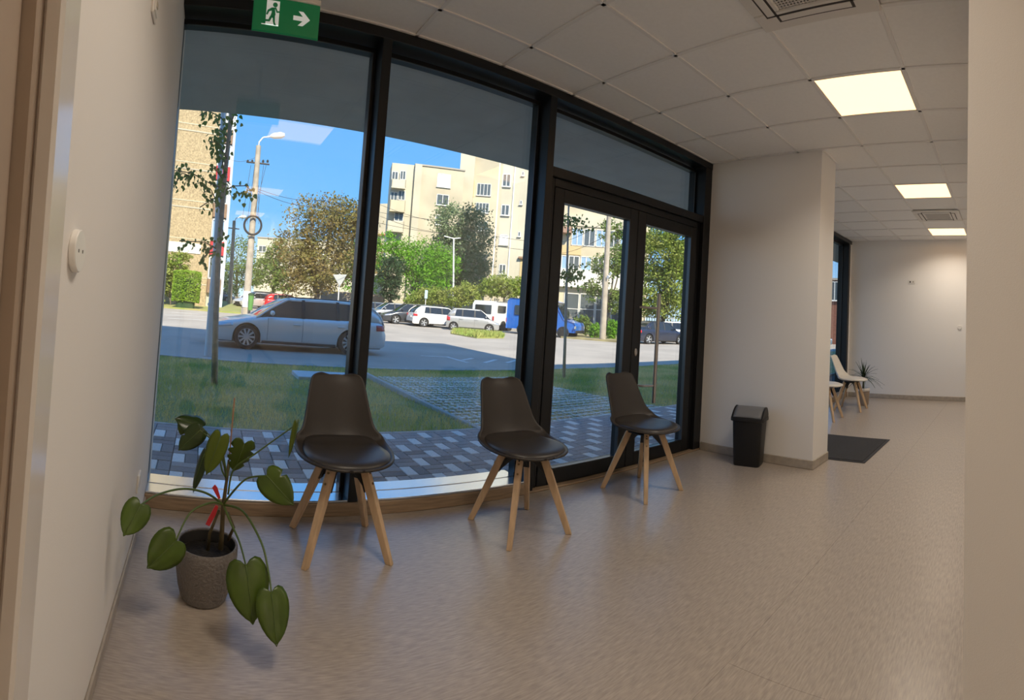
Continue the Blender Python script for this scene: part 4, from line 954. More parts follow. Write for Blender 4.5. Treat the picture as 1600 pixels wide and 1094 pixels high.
def wire(label, pts, rad=.016):
    """pts: (px, py, r)"""
    q = [at_r(*p) for p in pts]; m = MB(); out = []
    for i in range(len(q) - 1):
        for k in range(8): t = k/8; v = q[i].lerp(q[i+1], t); v.z -= .25*math.sin(PI*t); out.append(v)
    out.append(q[-1]); o = m.tube(out, rad, 4).build('overhead_wire', M_WIRE); tag(o, label, 'wire'); return o
wire('upper overhead wire running right from the utility pole', [(404, 296, 30), (505, 313, 33), (700, 345, 40)])
wire('lower overhead wire running right from the utility pole', [(403, 299, 30), (500, 324, 33), (690, 365, 40)])
wire('thin overhead wire left of the utility pole', [(352, 246, 30), (400, 246, 30)], .01)
wire('upper wire strung across the beige block', [(594, 320, 46), (700, 349, 44), (835, 378, 42)], .02)
wire('lower wire strung across the beige block', [(594, 338, 46), (700, 366, 44), (835, 392, 42)], .02)
wire('upper wire before the cream shop building', [(869, 380, 45.9), (948, 345, 32.8)], .015)
wire('lower wire before the cream shop building', [(869, 397, 45.9), (948, 368, 32.8)], .015)
o_ = gp(362, 52)
p2 = thing('utility_pole', 'smaller distant utility pole with lamp behind the first one', 'pole', (*o_, Z_ROAD))
MB().tube([P(358, 480, 52, o_) * Vector((1, 1, 0)), P(366, 345, 52, o_)], [.24, .16], 10).build('shaft', M_POLE, p2, auto=.6)
MB().tube([P(366, 347, 52, o_), P(369, 341, 52, o_), P(376, 339, 52, o_)], .05, 6).build('lamp_arm', M_LAMPMETAL, p2)
a_, b_ = P(374, 339, 52, o_), P(385, 339, 52, o_); MB().tube([a_, a_.lerp(b_, .5), b_], [.1, .2, .12], 8).build('lamp_head', M_LAMPMETAL, p2, smooth=True)
MB().tube([P(356, 356, 52, o_), P(374, 358, 52, o_)], .06, 6).build('cross_arm', M_WIRE, p2)
o_ = gp(945, 32.7)
p3 = thing('utility_pole', 'grey concrete utility pole seen through the left door leaf', 'pole', (*o_, Z_ROAD))
MB().tube([P(941, 534, 32.7, o_) * Vector((1, 1, 0)), P(952, 330, 32.7, o_), P(957, 250, 32.7, o_)], [.21, .15, .13], 12).build('shaft', M_POLE, p3, auto=.6)
for a in ((954, 428), (950, 433)): c = P(*a, 32.4, o_); MB().bbox(-.10, .10, -.03, .03, -.10, .10, .01, Matrix.Translation(c) @ Matrix.Rotation(PI/4, 4, 'Y')).build('junction_box', M_LAMPMETAL, p3)
o_ = gp(713, 47)
p4 = thing('street_lamp', 'thin double-armed street lamp before the grey-green tree', 'lamp', (*o_, Z_ROAD))
MB().tube([P(710, 478, 47, o_) * Vector((1, 1, 0)), P(709, 372, 47, o_)], [.10, .07], 8).build('post', M_LAMPMETAL, p4)
MB().tube([P(694, 369, 47, o_), P(709, 373, 47, o_), P(720, 372, 47, o_)], .06, 6).build('lamp_arm', M_LAMPMETAL, p4)
# pale steel post behind the sapling
o_ = at_z(327, 552, Z_LAWN)
sp_ = thing('steel_post', 'pale tapered steel post beside the road behind the sapling', 'post', (o_.x, o_.y, Z_LAWN - .05))
Rr = math.hypot(o_.x, o_.y); up_ = lambda px, py: Vector((at_r(px, py, Rr).x - o_.x, at_r(px, py, Rr).y - o_.y, at_r(px, py, Rr).z - Z_LAWN + .05))
M_PALESTEEL = mat('pale_galvanised', (0.56, 0.63, 0.67), 0.45, metal=.2)
MB().tube([up_(326, 556), up_(331, 480), up_(337, 400), up_(345, 250), up_(350, 150), up_(356, 30)], [.105, .085, .07, .055, .05, .045], 14).build('shaft', M_PALESTEEL, sp_, auto=.6)
MB().tube([up_(330.5, 478), up_(331, 474)], .093, 14).build('joint_ring', M_PALESTEEL, sp_, auto=.6)
# green litter bin on the pole
o_ = gp(392, 29.2)
gb_ = thing('litter_bin', 'green litter bin fixed at the foot of the utility pole', 'bin', (o_[0], o_[1], Z_ROAD + .02))
zb_ = at_r(392, 484, 29.2).z - Z_ROAD; zt_ = at_r(392, 460, 29.2).z - Z_ROAD
M_GREENBIN = mat('green_plastic', (0.10, 0.26, 0.06), 0.5)
MB().lathe([(.13, zb_ - .05), (.17, zt_ - .12), (.17, zt_ - .08)], 16).build('body', M_GREENBIN, gb_, auto=.6); MB().lathe([(.19, zt_ - .08), (.19, zt_), (.10, zt_ + .06), (0, zt_ + .06)], 16).build('lid', mat('dark_green_plastic', (.03, .07, .03), .5), gb_, auto=.6)
MB().box(-.02, .02, -.02, .02, 0, zb_).build('post', M_WIRE, gb_)
# back of a give-way sign
o_ = gp(529, 40); sg = thing('road_sign', 'back of a triangular give-way sign on a white post', 'sign', (*o_, Z_ROAD))
MB().tube([P(528, 480, 40, o_) * Vector((1, 1, 0)), P(531, 428, 40, o_)], .045, 8).build('post', M_LAMPMETAL, sg)
t_ = [P(520, 429, 39.9, o_), P(542, 429, 39.9, o_), P(531, 448, 39.9, o_)]; MB().prism(t_, (.02, 0, 0)).build('plate', mat('sign_back_grey', (.42, .43, .42), .6), sg)
o_ = gp(665, 39); sg = thing('road_sign', 'small pale blue sign on a post behind the dark crossover', 'sign', (*o_, Z_ROAD))
MB().tube([(0, 0, 0), P(666, 455, 39, o_)], .03, 6).build('post', M_LAMPMETAL, sg); c = P(666, 460, 38.9, o_); MB().bbox(c.x - .03, c.x, c.y - .12, c.y + .12, c.z - .32, c.z + .32, .01).build('plate', mat('pale_blue_sign', (.45, .62, .70), .5), sg)

# ================================================================ young street trees on the lawn
def sapling(label, base, trunk_px, r, sprays, seed, rad=.035):
    t = thing('young_tree', label, 'tree', (base.x, base.y, base.z - .03)); rnd = random.Random(seed)
    loc = lambda px, py, rr=r: Vector((at_r(px, py, rr).x - base.x, at_r(px, py, rr).y - base.y, at_r(px, py, rr).z - base.z + .03))
    pts = [Vector((0, 0, 0))] + [loc(*p) for p in trunk_px]
    MB().tube(pts, [rad*(1.25 - .75*k/(len(pts)-1)) for k in range(len(pts))], 8).build('trunk', M_SAPBARK, t, smooth=True)
    lm = MB()
    for path, n in sprays:          # path: pixels along a branch
        q = [loc(*p) + Vector((rnd.uniform(-.1, .1), 0, 0)) for p in path]
        MB().tube(q, [rad*.35] + [rad*.2]*(len(q) - 1), 5).build('branch', M_BARK, t, smooth=True)
        for _ in range(n):
            k = rnd.uniform(0, len(q) - 1.001); i = int(k); p = q[i].lerp(q[i+1], k - i) + Vector((rnd.gauss(0, .13), rnd.gauss(0, .045), rnd.gauss(-.03, .06)))
            dn = Vector((rnd.gauss(0, .5), rnd.gauss(0, .5), -1)).normalized(); sd = dn.cross(Vector((rnd.gauss(0, 1), rnd.gauss(0, 1), .2))).normalized(); s_ = rnd.uniform(.030, .048)
            lm.add([p, p + dn*s_*.35 + sd*s_*.75, p + dn*s_*1.1 + sd*s_*.5, p + dn*s_*1.8, p + dn*s_*1.1 - sd*s_*.5, p + dn*s_*.35 - sd*s_*.75], [(0, 1, 2, 3, 4, 5)])
    lm.build('foliage', L_SAP, t, kind='stuff'); return t
b_ = at_z(335, 600, lawn_z(-7.5)); 
sapling('slender young tree close to the left window, small leaves', b_, [(337, 500), (341, 400), (349, 300), (358, 210), (364, 150), (368, 100)], math.hypot(b_.x, b_.y),
        [([(360, 200), (345, 180), (325, 172), (312, 182)], 60), ([(362, 190), (366, 178), (372, 180)], 16), ([(358, 215), (345, 200), (335, 215), (340, 235)], 70), ([(354, 250), (340, 225), (325, 222)], 34),
         ([(352, 280), (345, 240), (350, 225)], 30), ([(350, 298), (325, 285), (300, 272), (270, 265)], 80), ([(300, 275), (285, 272), (273, 290)], 30), ([(350, 298), (365, 292), (385, 290), (392, 300)], 60), ([(352, 285), (338, 268), (330, 262)], 36),
         ([(349, 305), (330, 312), (312, 325)], 34), ([(347, 330), (330, 295), (318, 300)], 22), ([(342, 390), (320, 378), (280, 376)], 40), ([(342, 392), (325, 395), (315, 405)], 30), ([(343, 380), (350, 365), (345, 350)], 14)], 31, .04)
b_ = at_z(881, 590, lawn_z(-8.9))
sapling('young tree with leafy tufts seen through the left door leaf', b_, [(884, 500), (886, 420), (888, 340), (890, 280)], math.hypot(b_.x, b_.y),
        [([(888, 345), (880, 338), (876, 345)], 70), ([(888, 345), (900, 340), (912, 342)], 70), ([(888, 360), (900, 358), (920, 356)], 40), ([(887, 430), (880, 425), (876, 428)], 60), ([(887, 430), (895, 415), (906, 418)], 70), ([(887, 435), (897, 425), (910, 428)], 50), ([(886, 440), (888, 430), (890, 445)], 40)], 32, .03)
# ================================================================ chairs
M_SHELL = mat('dark_taupe_plastic', (0.040, 0.033, 0.028), 0.45, spec=0.4)
M_PAD = mat('dark_taupe_leatherette', (0.042, 0.036, 0.032), 0.38, spec=0.5, bump=0.05, bscale=300)
M_SHELL_W = mat('white_plastic_shell', (0.74, 0.70, 0.63), 0.4)
M_PAD_W = mat('white_leatherette', (0.76, 0.72, 0.65), 0.4)
M_BEECH = mat('beech_wood', (0.66, 0.46, 0.28), 0.45, var=0.3, vscale=5, stretch=(5, 5, 0.6), spec=0.35)
M_BRACKET = mat('black_steel_bracket', (0.012, 0.012, 0.013), 0.45)
M_BOLT = mat('brass_bolt', (0.25, 0.17, 0.09), 0.35, metal=1.0)
ROWS = [(.238, .440, .02, .0), (.236, .440, .06, .002), (.226, .439, .105, .004), (.203, .437, .150, .010), (.165, .434, .189, .015), (.105, .430, .222, .020), (.035, .427, .241, .028), (-.045, .425, .244, .036),
        (-.105, .428, .238, .046), (-.150, .439, .231, .062), (-.182, .462, .217, .070), (-.203, .500, .201, .068), (-.217, .550, .187, .060), (-.230, .610, .175, .051), (-.243, .670, .165, .043),
        (-.255, .722, .157, .036), (-.264, .757, .150, .032), (-.270, .779, .142, .029), (-.274, .791, .128, .026), (-.276, .796, .108, .022), (-.277, .797, .085, .018)]
ROWS = [(x - .040*max(0, (z - .46)/.33), z - .006*max(0, (z - .46)/.33), w, c) for x, z, w, c in ROWS]   # rake of the back
def shell_mesh():
    m = MB(); NQ = 17
    def pt(i, q):
        x, z, w, c = ROWS[i]; a = ROWS[max(0, i-1)]; b = ROWS[min(len(ROWS)-1, i+1)]
        if i == 0: a = ROWS[0]; b = ROWS[3]
        if i >= len(ROWS) - 3: a, b = ROWS[-6], ROWS[-3]
        t = Vector((b[0] - a[0], 0, b[1] - a[1])).normalized(); n = Vector((-t.z, 0, t.x)); n = -n
        if i < 8: n = Vector((0, 0, 1)) if n.z > -2 else n
        else:
            k = min(1, (i - 8)/4); n = Vector((k, 0, 1 - k)).normalized()
        dip = -0.011*(1 - q*q)**1.5 if i >= len(ROWS) - 4 else 0
        return Vector((x, w*q, z + dip)) + n * (c * abs(q)**2.2)
    m.grid(lambda u, v: pt(int(round(v*(len(ROWS)-1))), u*2 - 1), NQ, len(ROWS))
    return m
def pad_mesh():
    m = MB(); NT = 36; rings = []
    for r, z in ((.97, .000), (1.0, .010), (.985, .021), (.93, .030), (.8, .036), (.6, .039), (.35, .040), (.12, .040)):
        ring = []
        for k in range(NT):
            a = 2*PI*k/NT; ca, sa = math.cos(a), math.sin(a); e = .86 if ca > 0 else .86 - .36*min(1, -ca*1.6)
            x = .020 + .204 * math.copysign(abs(ca)**e, ca) * r; y = (.210 if ca < 0 else .212) * math.copysign(abs(sa)**e, sa) * r
            back = max(0, -.09 - x) * .42
            ring.append((x, y, .428 + z + back + .016*(abs(y)/.21)**3))
        rings.append(ring)
    m.add([p for r in rings for p in r], [(i*NT + k, i*NT + (k+1) % NT, (i+1)*NT + (k+1) % NT, (i+1)*NT + k) for i in range(len(rings)-1) for k in range(NT)]
          + [tuple((len(rings)-1)*NT + k for k in range(NT)), tuple(range(NT-1, -1, -1))])
    return m
def make_chair(label, loc, rz, shell_m, pad_m, group):
    t = thing('side_chair', label, 'chair', loc, rz, group)
    shell_mesh().build('seat_shell', shell_m, t, smooth=True, solid=0.011, subsurf=1, offset=0)
    pad_mesh().build('seat_pad', pad_m, t, smooth=True)
    MB().bbox(-.10, .10, -.10, .10, .398, .408, .003).build('mounting_plate', M_BRACKET, t)
    for sx in (1, -1):
        for sy in (1, -1):
            top_ = Vector((.078*sx, .078*sy, .412)); ft = Vector((.200*sx, .196*sy, .0)); d = (ft - top_).normalized()
            out = Vector((sx, sy, 0)).normalized(); out = (out - d*out.dot(d)).normalized(); sd_ = d.cross(out)
            m = MB(); vs = []
            for p, w1, w2 in ((top_, .021, .017), (top_.lerp(ft, .30), .021, .017), (ft, .0155, .0135)):
                for a, b in ((1, 1), (1, -1), (-1, -1), (-1, 1)):
                    q = p + out*w1*a + sd_*w2*b
                    if p is ft: q = q - d*(q.z/d.z)
                    vs.append(q)
            m.add(vs, [(0, 1, 2, 3), (11, 10, 9, 8)] + [(i*4 + k, i*4 + 4 + k, i*4 + 4 + (k+1) % 4, i*4 + (k+1) % 4) for i in range(2) for k in range(4)])
            lg = m.build('leg', M_BEECH, t, bevel=0.004)
            b0 = top_ - out*.021 - out*.002
            MB().prism([b0 + sd_*.019, b0 - sd_*.019, b0 - sd_*.019 + d*.115, b0 + sd_*.019 + d*.115], -out*.004).build('bracket', M_BRACKET, t)
            MB().prism([b0 - out*.004, b0 - out*.004 + d*.105, Vector((.02*sx, .02*sy, .40))], sd_*.005).build('bracket_rib', M_BRACKET, t)
            for k in (.035, .085):
                c = top_ + d*k + out*.0212; MB().tube([c, c + out*.003], .006, 8).build('bolt', M_BOLT, lg)
    return t
G1 = 'dark chairs along the window'
make_chair('dark taupe chair beside the monstera, in front of the first mullion', (-2.391, .739, 0), math.radians(-2), M_SHELL, M_PAD, G1)
make_chair('dark taupe chair in the middle, against the second window', (-2.315, 1.745, 0), math.radians(-1), M_SHELL, M_PAD, G1)
make_chair('dark taupe chair in front of the glass door', (-2.350, 2.832, 0), 0, M_SHELL, M_PAD, G1)
G2 = 'white chairs in the far room'
make_chair('white chair beside the far palm, fully visible', (-2.235, 7.30, 0), math.radians(2), M_SHELL_W, M_PAD_W, G2)
make_chair('white chair half hidden by the pillar', (-2.33, 6.41, 0), math.radians(2), M_SHELL_W, M_PAD_W, G2)

# ================================================================ waste bin
M_BINBLACK = mat('black_bin_plastic', (0.005, 0.005, 0.006), 0.42)
M_BINGREY = mat('grey_lid_plastic', (0.17, 0.17, 0.175), 0.42)
wbn = thing('waste_bin', 'black swing-lid waste bin with grey flap against the pillar', 'bin', (-2.115, 3.955, 0), math.radians(13))
def rrect(w, d, r, z, n=5, shift=0):
    out = []
    for cx, cy, a0 in ((w - r, d - r, 0), (-w + r, d - r, 90), (-w + r, -d + r, 180), (w - r, -d + r, 270)):
        for k in range(n): a = math.radians(a0 + 90*k/(n-1)); out.append(Vector((cx + r*math.cos(a), cy + r*math.sin(a), z)))
    return out
def loft(rings, cap0=True, cap1=True):
    m = MB(); n = len(rings[0]); m.add([p for r in rings for p in r], [(i*n + k, i*n + (k+1) % n, (i+1)*n + (k+1) % n, (i+1)*n + k) for i in range(len(rings)-1) for k in range(n)]
        + ([tuple(range(n-1, -1, -1))] if cap0 else []) + ([tuple((len(rings)-1)*n + k for k in range(n))] if cap1 else [])); return m
loft([rrect(.112, .085, .03, 0), rrect(.116, .089, .03, .012), rrect(.132, .103, .03, .385)]).build('body', M_BINBLACK, wbn, auto=.7)
# lid: rim and domed hood, open top closed by the grey flap
lid = MB(); lid = loft([rrect(.140, .112, .032, .375), rrect(.146, .118, .034, .378), rrect(.146, .118, .034, .402), rrect(.138, .110, .030, .408)])
lo = lid.build('lid', M_BINBLACK, wbn, auto=.7)
def dome(y): return .400 + .092*max(0, 1 - abs((y - .035)/(.150 if y < .035 else .085))**2.0)
for sx in (1, -1):
    pts = [(sx*.136, -.108 + .216*k/12) for k in range(13)]
    MB().prism([Vector((sx*.138, y, .404)) for _, y in pts[::-1]] + [Vector((sx*.138, y, max(.406, dome(y) - .002))) for _, y in pts], (-sx*.014, 0, 0)).build('hood_side', M_BINBLACK, lo)
MB().grid(lambda u, v: Vector((-.124 + .248*u, -.104 + .208*v, max(.408, dome(-.104 + .208*v) - .004 + .003*math.sin(PI*u)))), 9, 12).build('swing_flap', M_BINGREY, lo, smooth=True, solid=.006)

# ================================================================ door mat
mt = thing('door_mat', 'dark grey entrance mat lying behind the pillar', 'mat', (-1.60, 4.985, 0), 0)
MB().bbox(-.375, .375, -.510, .510, 0, .006, .002).build('rubber_border', mat('mat_rubber', (0.02, 0.02, 0.021), 0.7), mt)
MB().bbox(-.345, .345, -.480, .480, .005, .011, .002).build('carpet_insert', mat('mat_pile', (0.045, 0.042, 0.042), 0.95, var=.6, vscale=150, bump=.6, bscale=350), mt)

# ================================================================ monstera in a grey pot
M_POT = mat('hammered_taupe_ceramic', (0.185, 0.165, 0.15), 0.45, spec=0.4, bump=0.9, bscale=75)
M_POTIN = mat('pot_inside', (0.03, 0.028, 0.026), 0.6)
M_SOILP = mat('potting_soil', (0.018, 0.014, 0.011), 0.95, var=.5, vscale=60, bump=.8, bscale=80)
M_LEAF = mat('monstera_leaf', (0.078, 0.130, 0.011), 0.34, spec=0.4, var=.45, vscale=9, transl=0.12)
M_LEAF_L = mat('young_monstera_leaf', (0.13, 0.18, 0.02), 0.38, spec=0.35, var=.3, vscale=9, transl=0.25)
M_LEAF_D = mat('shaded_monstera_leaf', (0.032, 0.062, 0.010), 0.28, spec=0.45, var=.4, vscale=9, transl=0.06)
M_STEM = mat('petiole_green', (0.075, 0.12, 0.022), 0.45)
M_CANE = mat('old_cane', (0.115, 0.085, 0.035), 0.7, var=.4, vscale=30)
M_STAKE = mat('bamboo_stake', (0.42, 0.20, 0.10), 0.6)
M_RIBBON = mat('red_ribbon', (0.50, 0.02, 0.03), 0.35)
PX_, PY_ = -1.985, 0.088
mon = thing('potted_monstera', 'monstera with drooping leaves in a hammered grey pot by the window', 'plant', (PX_, PY_, 0))
MB().lathe([(0, 0), (.080, 0), (.090, .006), (.104, .05), (.117, .12), (.122, .175), (.121, .205), (.117, .212), (.111, .210), (.110, .17)], 40, cap=False).build('pot', M_POT, mon, auto=.7)
MB().lathe([(.110, .205), (.108, .165)], 36, cap=False).build('pot_lining', M_POTIN, mon, smooth=True)
MB().lathe([(.109, .160), (.07, .168), (0, .172)], 24, cap=False).build('soil', M_SOILP, mon, smooth=True)
def q5(X, Y, r):                      # zoomed photo coordinates -> plant coordinates
    p = at_r(180 + X/2.806, 630 + Y/2.806, r); return Vector((p.x - PX_, p.y - PY_, p.z))
def monstera_leaf(notch, tip, half, m, face=None, curl=.25, droop=.12, slits=(), roll=0.0, label=None):
    """notch, tip: 3-d points; half: half width (m); face: direction the upper side looks to"""
    ax = tip - notch; L = ax.length; ax = ax.normalized()
    f = Vector(face if face else (1, -.05, .35)); f = (f - ax*f.dot(ax)).normalized(); f.rotate(Matrix.Rotation(roll, 3, ax)); sd = ax.cross(f)
    prof = [(0.0, 0.0), (.22, -.105), (.48, -.15), (.74, -.10), (.92, .04), (1.0, .20), (.985, .36), (.90, .52), (.74, .68), (.53, .82), (.31, .92), (.13, .98), (0.015, 1.05)]
    m_ = MB(); nv = 5
    fine = []
    for (x0, y0), (x1, y1) in zip(prof, prof[1:]):
        for k in range(2): fine.append((lerp(x0, x1, k/2), lerp(y0, y1, k/2)))
    fine.append(prof[-1])
    for s_ in (1, -1):
        rows = []
        for x, y in fine:
            xx = x
            for (ys, depth, side_) in slits:
                if side_ in (0, s_):
                    dd = abs(y - ys)
                    if dd < .05: xx = x * (1 - depth*(1 - dd/.05))
            ym = min(max(y, .0), 1.0); row = []
            for k in range(nv):
                a = k/(nv-1); px_ = xx*a; py_ = lerp(ym if y > 0 else .02, y, a)
                z = -0.5*curl*half*px_*px_ + .035*half*math.sin(PI*min(1, a*1.1)) - droop*L*(py_**2) + .03*half*math.sin(9*py_)*a
                row.append(notch + ax*(py_*L) + sd*(s_*px_*half) + f*z)
            rows.append(row)
        m_.add([p for r in rows for p in r], [((i*nv + k, i*nv + k + 1, (i+1)*nv + k + 1, (i+1)*nv + k) if s_ > 0 else (i*nv + k, (i+1)*nv + k, (i+1)*nv + k + 1, i*nv + k + 1)) for i in range(len(rows)-1) for k in range(nv-1)])
    o = m_.build('leaf', m, mon, smooth=True)
    wd = o.modifiers.new('weld', 'WELD'); wd.merge_threshold = .0016
    sm = o.modifiers.new('solid', 'SOLIDIFY'); sm.thickness = .0014; sm.offset = -1
    if label: o['label'] = label
    rb = MB(); pts = [notch + ax*(k/6*L) + f*(-droop*L*(k/6)**2 + .0012) for k in range(7)]
    rb.tube(pts, [.0022 - .0015*k/6 for k in range(7)], 5).build('midrib', M_STEM, o, smooth=True)
    return o
def petiole(pts, r0=.0048, r1=.003):
    c = []
    for i in range(len(pts) - 1):    # Catmull-Rom
        p0, p1, p2, p3 = pts[max(0, i-1)], pts[i], pts[i+1], pts[min(len(pts)-1, i+2)]
        for k in range(6):
            t = k/6; c.append(.5*((2*p1) + (p2 - p0)*t + (2*p0 - 5*p1 + 4*p2 - p3)*t*t + (3*p1 - p0 - 3*p2 + p3)*t**3))
    c.append(pts[-1]); n = len(c)
    return MB().tube(c, [lerp(r0, r1, k/(n-1)) for k in range(n)], 7).build('petiole', M_STEM, mon, smooth=True)
RC = 1.985
node = q5(474, 445, RC); node2 = q5(490, 330, RC)
# canes, stake and ribbon
MB().tube([q5(462, 640, RC - .005), q5(468, 560, RC), node, node2, q5(497, 250, RC)], [.0105, .0095, .008, .006, .004], 10).build('cane', M_CANE, mon, smooth=True)
MB().tube([q5(405, 650, RC + .02), q5(415, 570, RC + .02), q5(455, 470, RC + .01)], [.008, .0065, .005], 8).build('cane', M_CANE, mon, smooth=True)
MB().tube([q5(495, 600, RC + .02), q5(520, 545, RC + .01), q5(495, 480, RC)], [.007, .006, .005], 8).build('cane', M_CANE, mon, smooth=True)
MB().tube([q5(465, 645, RC + .012), q5(523, -22, RC + .02)], .0028, 6).build('stake', M_STAKE, mon)
for poly in ([(425, 370), (437, 356), (448, 368), (462, 415), (452, 420)], [(440, 445), (452, 452), (440, 490), (413, 538), (396, 530), (410, 500)]):
    MB().prism([q5(X, Y, RC - .03) for X, Y in poly], (.004, 0, 0)).build('ribbon', M_RIBBON, mon)
# leaves: each with its own stalk
monstera_leaf(q5(112, 447, 1.56), q5(42, 575, 1.50), .044, M_LEAF, (1, .35, .2), roll=.25, label='leaf nearest the left wall'); petiole([node, q5(400, 395, 1.93), q5(300, 376, 1.80), q5(190, 400, 1.66), q5(112, 447, 1.56)])
monstera_leaf(q5(266, 603, 1.80), q5(150, 722, 1.74), .066, M_LEAF, (1, .05, .25), roll=-.1); petiole([node, q5(420, 437, 1.93), q5(330, 480, 1.86), q5(266, 603, 1.80)])
monstera_leaf(q5(573, 712, 1.74), q5(605, 962, 1.66), .073, M_LEAF, (1, .0, .35), curl=.18); petiole([node, q5(505, 520, 1.92), q5(545, 610, 1.84), q5(573, 712, 1.74)])
monstera_leaf(q5(685, 832, 1.68), q5(712, 1056, 1.60), .056, M_LEAF, (1, .1, .3), curl=.2); petiole([node, q5(560, 475, 1.92), q5(640, 610, 1.80), q5(672, 740, 1.73), q5(685, 832, 1.68)])
monstera_leaf(q5(664, 318, 1.86), q5(775, 440, 1.80), .056, M_LEAF, (1, -.1, .3), slits=((.30, .60, -1),), curl=.15); petiole([node, q5(520, 385, 1.94), q5(580, 330, 1.90), q5(664, 318, 1.86)])
monstera_leaf(q5(566, 178, 1.96), q5(522, 305, 1.98), .052, M_LEAF, (1, .15, .1), slits=((.22, .55, 0), (.46, .6, 0), (.66, .55, 0)), curl=.3, label='leaf with deep slits'); petiole([node2, q5(505, 270, RC), q5(545, 215, 1.97), q5(566, 178, 1.96)], .004, .0025)
monstera_leaf(q5(462, 148, 1.92), q5(398, 312, 1.90), .040, M_LEAF_L, (1, -.2, .1), curl=.45, label='yellowish young leaf'); petiole([node2, q5(480, 260, 1.96), q5(462, 148, 1.92)], .004, .0025)
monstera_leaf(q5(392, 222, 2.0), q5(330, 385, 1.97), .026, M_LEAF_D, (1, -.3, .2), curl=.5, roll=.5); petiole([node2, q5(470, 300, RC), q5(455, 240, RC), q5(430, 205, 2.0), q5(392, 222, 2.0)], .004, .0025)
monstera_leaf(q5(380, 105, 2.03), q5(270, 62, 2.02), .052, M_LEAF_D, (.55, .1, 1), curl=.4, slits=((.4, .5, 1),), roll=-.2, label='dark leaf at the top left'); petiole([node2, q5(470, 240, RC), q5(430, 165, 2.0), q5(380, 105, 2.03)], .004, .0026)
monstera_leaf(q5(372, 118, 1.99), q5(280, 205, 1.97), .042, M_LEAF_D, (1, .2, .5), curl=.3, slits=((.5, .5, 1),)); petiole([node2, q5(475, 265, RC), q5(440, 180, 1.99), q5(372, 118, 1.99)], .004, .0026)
monstera_leaf(q5(308, 70, 2.05), q5(285, 140, 2.05), .028, M_LEAF_L, (1, -.2, .0), curl=.4)
monstera_leaf(q5(796, 92, 1.92), q5(776, 238, 1.92), .022, M_LEAF_L, (1, .6, .1), curl=.5, roll=-.3, label='pale leaf touching the first chair'); petiole([q5(495, 400, RC), q5(520, 290, 1.97), q5(610, 225, 1.95), q5(700, 160, 1.93), q5(796, 92, 1.92)], .004, .0024)

# ================================================================ far palm
fp = thing('potted_palm', 'small spiky palm in a pot beside the far white chair', 'plant', (-2.19, 7.80, 0))
MB().lathe([(0, 0), (.075, 0), (.09, .02), (.105, .22), (.10, .225), (.095, .20)], 28, cap=False).build('pot', mat('taupe_pot', (0.33, 0.26, 0.20), .6), fp, auto=.6)
MB().lathe([(.108, .225), (.112, .25), (.10, .27), (.097, .25), (.092, .19)], 28, cap=False).build('pot_collar', M_WHITE_PLASTIC, fp, auto=.6)
MB().lathe([(.094, .21), (0, .22)], 18, cap=False).build('soil', M_SOILP, fp)
MB().tube([(0, 0, .2), (.005, 0, .36), (0, .01, .44)], [.018, .016, .014], 8).build('trunk', M_CANE, fp, smooth=True)
M_PALM = mat('palm_leaf', (0.03, 0.06, 0.02), .45, transl=.1); rnd = random.Random(9)
for k in range(46):
    a = k*2.399; el = lerp(1.45, -.25, (k/46)**.9) + rnd.uniform(-.1, .1); L_ = rnd.uniform(.26, .36); d = Vector((math.cos(a)*math.cos(el), math.sin(a)*math.cos(el), math.sin(el)))
    s_ = d.cross(Vector((0, 0, 1))); s_ = (s_ if s_.length > .05 else Vector((1, 0, 0))).normalized(); p0 = Vector((0, .01, .43)); m = MB(); vs = []
    for i in range(6):
        t = i/5; c = p0 + d*L_*t + Vector((0, 0, -.14*t*t*math.cos(el))); w = .011*(1 - t**1.5)*(0.5 + t*2 if t < .25 else 1) + .0006
        vs += [c - s_*w, c + Vector((0, 0, -.002)), c + s_*w]
    m.add(vs, [(i*3 + j, i*3 + j + 1, i*3 + j + 4, i*3 + j + 3) for i in range(5) for j in range(2)]); m.build('leaf', M_PALM, fp, smooth=True, solid=.001)

# ================================================================ exit sign
M_SIGNGREEN = mat('exit_sign_green', (0.004, 0.18, 0.062), 0.35, emit=(0.004, 0.22, 0.075), estr=0.12)
M_SIGNWHITE = mat('exit_sign_white', (0.75, 0.78, 0.75), 0.4, emit=(0.75, 0.8, 0.76), estr=0.25)
XS = -2.235
sgn = thing('exit_sign', 'green emergency exit sign with running figure and right arrow under the ceiling', 'sign', (XS, .262, 2.354))
# local: +y to the right as seen, z up, face to +x
MB().bbox(-.006, .002, -.148, .148, 0, .150, .002).build('panel', M_SIGNGREEN, sgn)
MB().bbox(-.012, -.006, -.150, .150, -.002, .152, .002).build('backing', M_SIGNGREEN, sgn)
MB().bbox(-.022, .010, -.150, .150, .150, .172, .003).build('housing', M_WHITE_PLASTIC, sgn)
MB().tube([(-.006, 0, .17), (-.006, 0, .40)], .010, 10).build('hanger', M_WHITE_PLASTIC, sgn, auto=.6)
MB().lathe([(0, .385), (.04, .388), (.045, .404), (0, .406)], 20, (-.006, 0, 0)).build('ceiling_rose', M_WHITE_PLASTIC, sgn, auto=.6)
def glyph(polys, m, name, x=.002, th=.0012):
    for poly in polys: MB().prism([Vector((x, a, b)) for a, b in poly], (th, 0, 0)).build(name, m, sgn)
glyph([[(-.092, .026), (-.034, .026), (-.034, .136), (-.092, .136)]], M_SIGNWHITE, 'doorway')
